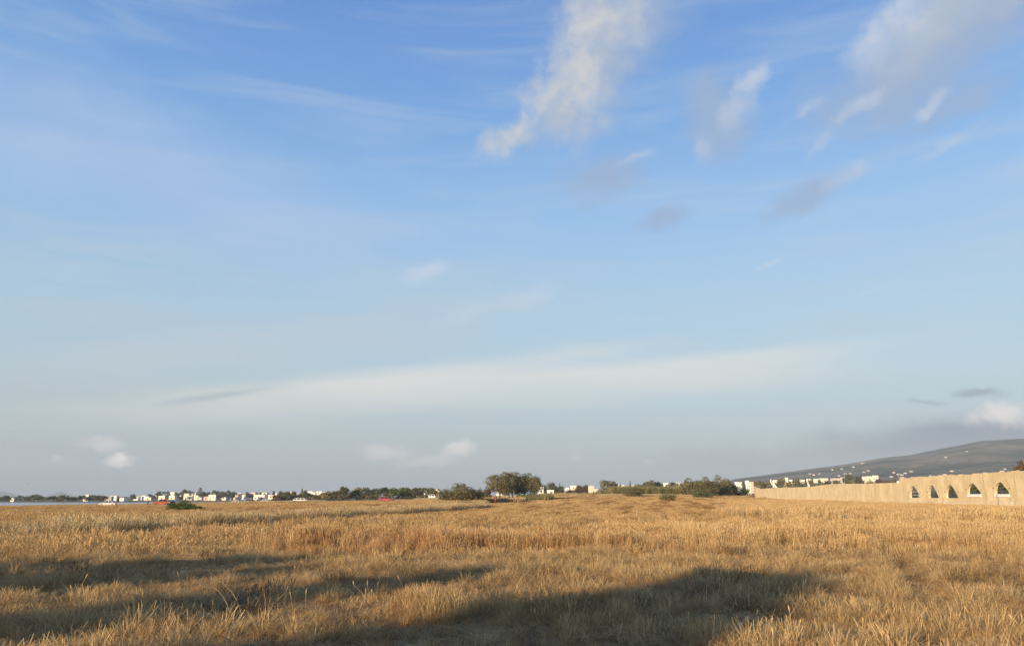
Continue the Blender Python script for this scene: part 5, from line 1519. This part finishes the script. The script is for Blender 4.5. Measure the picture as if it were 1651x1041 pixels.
def person(loc, rz, label, shirt, trousers, hairm, pose=(.16, 0.0, .10), sc=1.0):
    if pose not in POSE:
        bd, sh_p, tr_p, so, ha = person_parts(*pose)
        POSE[pose] = (skin_mesh('body', *bd, m_skin, 2), skin_mesh('shirt', *sh_p, m_black), skin_mesh('trousers', *tr_p, m_black), [skin_mesh('shoe', *q, m_shoe) for q in so], skin_mesh('hair', *ha, m_hair))
    bm_, sm, tm_, so, hm = POSE[pose]
    o = empty('person', loc, rz, sc); tag(o, label, 'person')
    link('body', bm_, o)
    for nm, me, mt_ in (('shirt', sm, shirt), ('trousers', tm_, trousers), ('hair', hm, hairm)):
        me = me.copy(); me.materials.clear(); me.materials.append(mt_); link(nm, me, o)
    for q in so: link('shoe', q, o)
    return o
person(drop(799, 147), R(-20), 'person in maroon clothes standing in the straw before the tree clump', m_maroon, m_maroon, m_ghair, (.14, 0.18, .12))
person(drop(634.5, 232), R(75), 'person in black walking at the right end of the red car', m_black, m_black, m_hair, (.24, 0.12, .16))
person(drop(239.5, 223), R(-10), 'person in dark clothes standing at the lagoon edge', m_navy, m_navy, m_hair, (.06, 0.0, .04))
person(drop(497, 260), R(30), 'person in black right behind the white car at the field edge', m_black, m_navy, m_hair, (.12, 0.0, .08))
person(drop(503.3, 262), R(-40), 'person in dark clothes apart to the right of the white car', m_navy, m_black, m_hair, (.12, 0.0, .08))
person(drop(402, 296), R(10), 'person in dark clothes by the white car near the shed', m_black, m_black, m_hair, (.06, 0.0, .04))

# ------------------------------------------------------------------ birds
m_bird = simple('dark_feather', (0.05, 0.045, 0.04), 0.8, 0.1, 8)
def bird(px, py, Y, rz, label, sc=1.0):
    d = ray(px, py); p = Vector((d.x * Y / d.y, Y, CAMZ + d.z * Y / d.y))
    b = MB()
    b.ball((0, 0, 0), .1, 8, 6, (.75, 2.3, .8)); b.ball((0, -.27, .05), .06, 8, 6)
    b.add([(0, -.32, .05), (-.02, -.3, .05), (.02, -.3, .05), (0, -.38, .04)], [(1, 2, 3), (0, 1, 3), (0, 3, 2)])
    for s_ in (-1, 1):
        prof = [(.05, -.1, .04), (.32, -.16, .17), (.68, -.04, .10), (.36, .06, .15), (.05, .12, .03)]
        vs = [(s_ * x, y, z) for x, y, z in prof] + [(s_ * x, y, z - .018) for x, y, z in prof]
        b.add(vs, [(0, 1, 2, 3, 4), (9, 8, 7, 6, 5)] + [(i, (i + 1) % 5, 5 + (i + 1) % 5, 5 + i) for i in range(5)])
    b.add([(-.03, .18, 0), (.03, .18, 0), (.09, .42, 0), (-.09, .42, 0), (0, .3, .02)], [(0, 1, 4), (1, 2, 4), (2, 3, 4), (3, 0, 4)])
    o = link('bird', b.mesh('bird', m_bird)); o.location = p; o.rotation_euler = (0.1, 0.15, rz); o.scale = (sc, sc, sc)
    tag(o, label, 'bird', 'birds in flight')
bird(575, 780.8, 320, R(40), 'dark bird flying low over the hedgerow left of the red car', 1.1)
bird(45.5, 779.3, 420, R(80), 'dark bird flying over the far lagoon shore', 1.1)

# ------------------------------------------------------------------ single stems in the near grass
m_stem = simple('dry_stem', (0.46, 0.34, 0.19), 0.8, 0.15, 6)
m_fluff = simple('pale_seed_head', (0.58, 0.50, 0.38), 0.9, 0.1, 30)
def near_pt(px, py):
    d = ray(px, py); t_ = (CAMZ - 0.0) / -d.z
    x, y = d.x * t_, d.y * t_
    return Vector((x, y, gz(x, y)))
p = near_pt(287.5, 985)
o = empty('seed_head_plant', p); tag(o, 'slender dry plant with a pale fluffy seed head in the shaded grass', 'plant')
b = MB(); b.tube([(0, 0, -.05), (.01, 0, .25), (.0, .01, .52)], [.006, .005, .004], 6); link('stem', b.mesh('stem', m_stem, True), o)
b = MB()
g = random.Random(4)
b.ball((0, .01, .54), .014, 8, 6)
for i in range(40):
    v = Vector((g.gauss(0, 1), g.gauss(0, 1), g.gauss(.2, 1))).normalized()
    b.tube([Vector((0, .01, .54)) + v * .018, Vector((0, .01, .54)) + v * .030], [.002, .001], 3)
link('seed_head', b.mesh('seed_head', m_fluff), o)
for i, (px, py, dx_, h, lab) in enumerate(((372, 1003, -.55, .42, 'arching dry stem bending left over the lit straw'), (390, 1000, -.75, .50, 'longest arching dry stem bending left over the lit straw'), (352, 985, .45, .42, 'arching dry stem curving right above the lit straw'),
                                       (517, 948, .30, .75, 'tall bent dry stem at the dark strip\'s edge'), (524, 955, -.25, .55, 'leaning dry stem beside the tall bent one'), (830, 962, .35, .35, 'dry stem slanting right at the big shadow\'s edge'))):
    p = near_pt(px, py)
    b = MB(); pts = [(dx_ * (k / 8) ** 1.4, .12 * k / 8, h * math.sin(min(1, k / 8 * 1.25) * math.pi / 2) * (1 if k < 6 else 1 - .08 * (k - 5))) for k in range(9)]
    b.tube(pts, [.0042 - .0003 * k for k in range(9)], 5)
    o = link('dry_stem', b.mesh('dry_stem', m_stem, True)); o.location = p; tag(o, lab, 'stem', 'single dry stems in the near grass')

# ------------------------------------------------------------------ trees behind the viewpoint that shade the near grass
TD = Vector((-sdir.x, -sdir.y)).normalized()           # way the shadows run
TP = Vector((TD.y, -TD.x))
m_core = L_dark
def shade_tree(perp, along, width, back, label, core=True):
    """tree standing behind the camera whose shadow tip lies at (perp, along) on the ground"""
    q = TP * perp - TD * back
    h = (along + back) * math.tan(R(SUN_EL))
    z = gz(q.x, q.y)
    o = empty('shade_tree', (q.x, q.y, z), perp, 1.0); tag(o, label, 'tree', 'trees behind the viewpoint')
    sd = int(perp * 10) + 500
    L = []
    g = random.Random(sd)
    for j in range(13):
        zz_ = (j + .5) / 13; r_ = .44 * (1 - max(0, zz_ - .74) ** 2 * 5.5)
        L.append((g.uniform(-.03, .03), g.uniform(-.03, .03), zz_ * .93 + .03, r_, .075))
    c = crown_mesh('crown', L_dark, L, 9000, 0.10, sd)
    k = link('crown', c, o); k.scale = (width, width, h)
    b = MB(); b.tube([(0, 0, -.5), (.05, 0, h * .5), (0, 0, h * .85)], [.22, .16, .05], 8); link('trunk', b.mesh('trunk', m_bark, True), o)
    return o
def cap_(s_): return s_
shade_tree(-5.6, 13.3, 3.2, 26, 'tall dense tree behind the viewpoint casting the big near shadow')
shade_tree(-10.8, 12.0, 2.0, 28, 'dense tree behind the viewpoint casting the middle shadow strip')
shade_tree(-14.9, 9.6, 2.1, 27, 'dense tree behind the viewpoint shading the right of the far strip')
shade_tree(-17.0, 10.8, 2.3, 29, 'dense tree behind the viewpoint shading the middle of the far strip')
shade_tree(-19.6, 7.8, 2.6, 28, 'dense tree behind the viewpoint shading the left of the far strip')
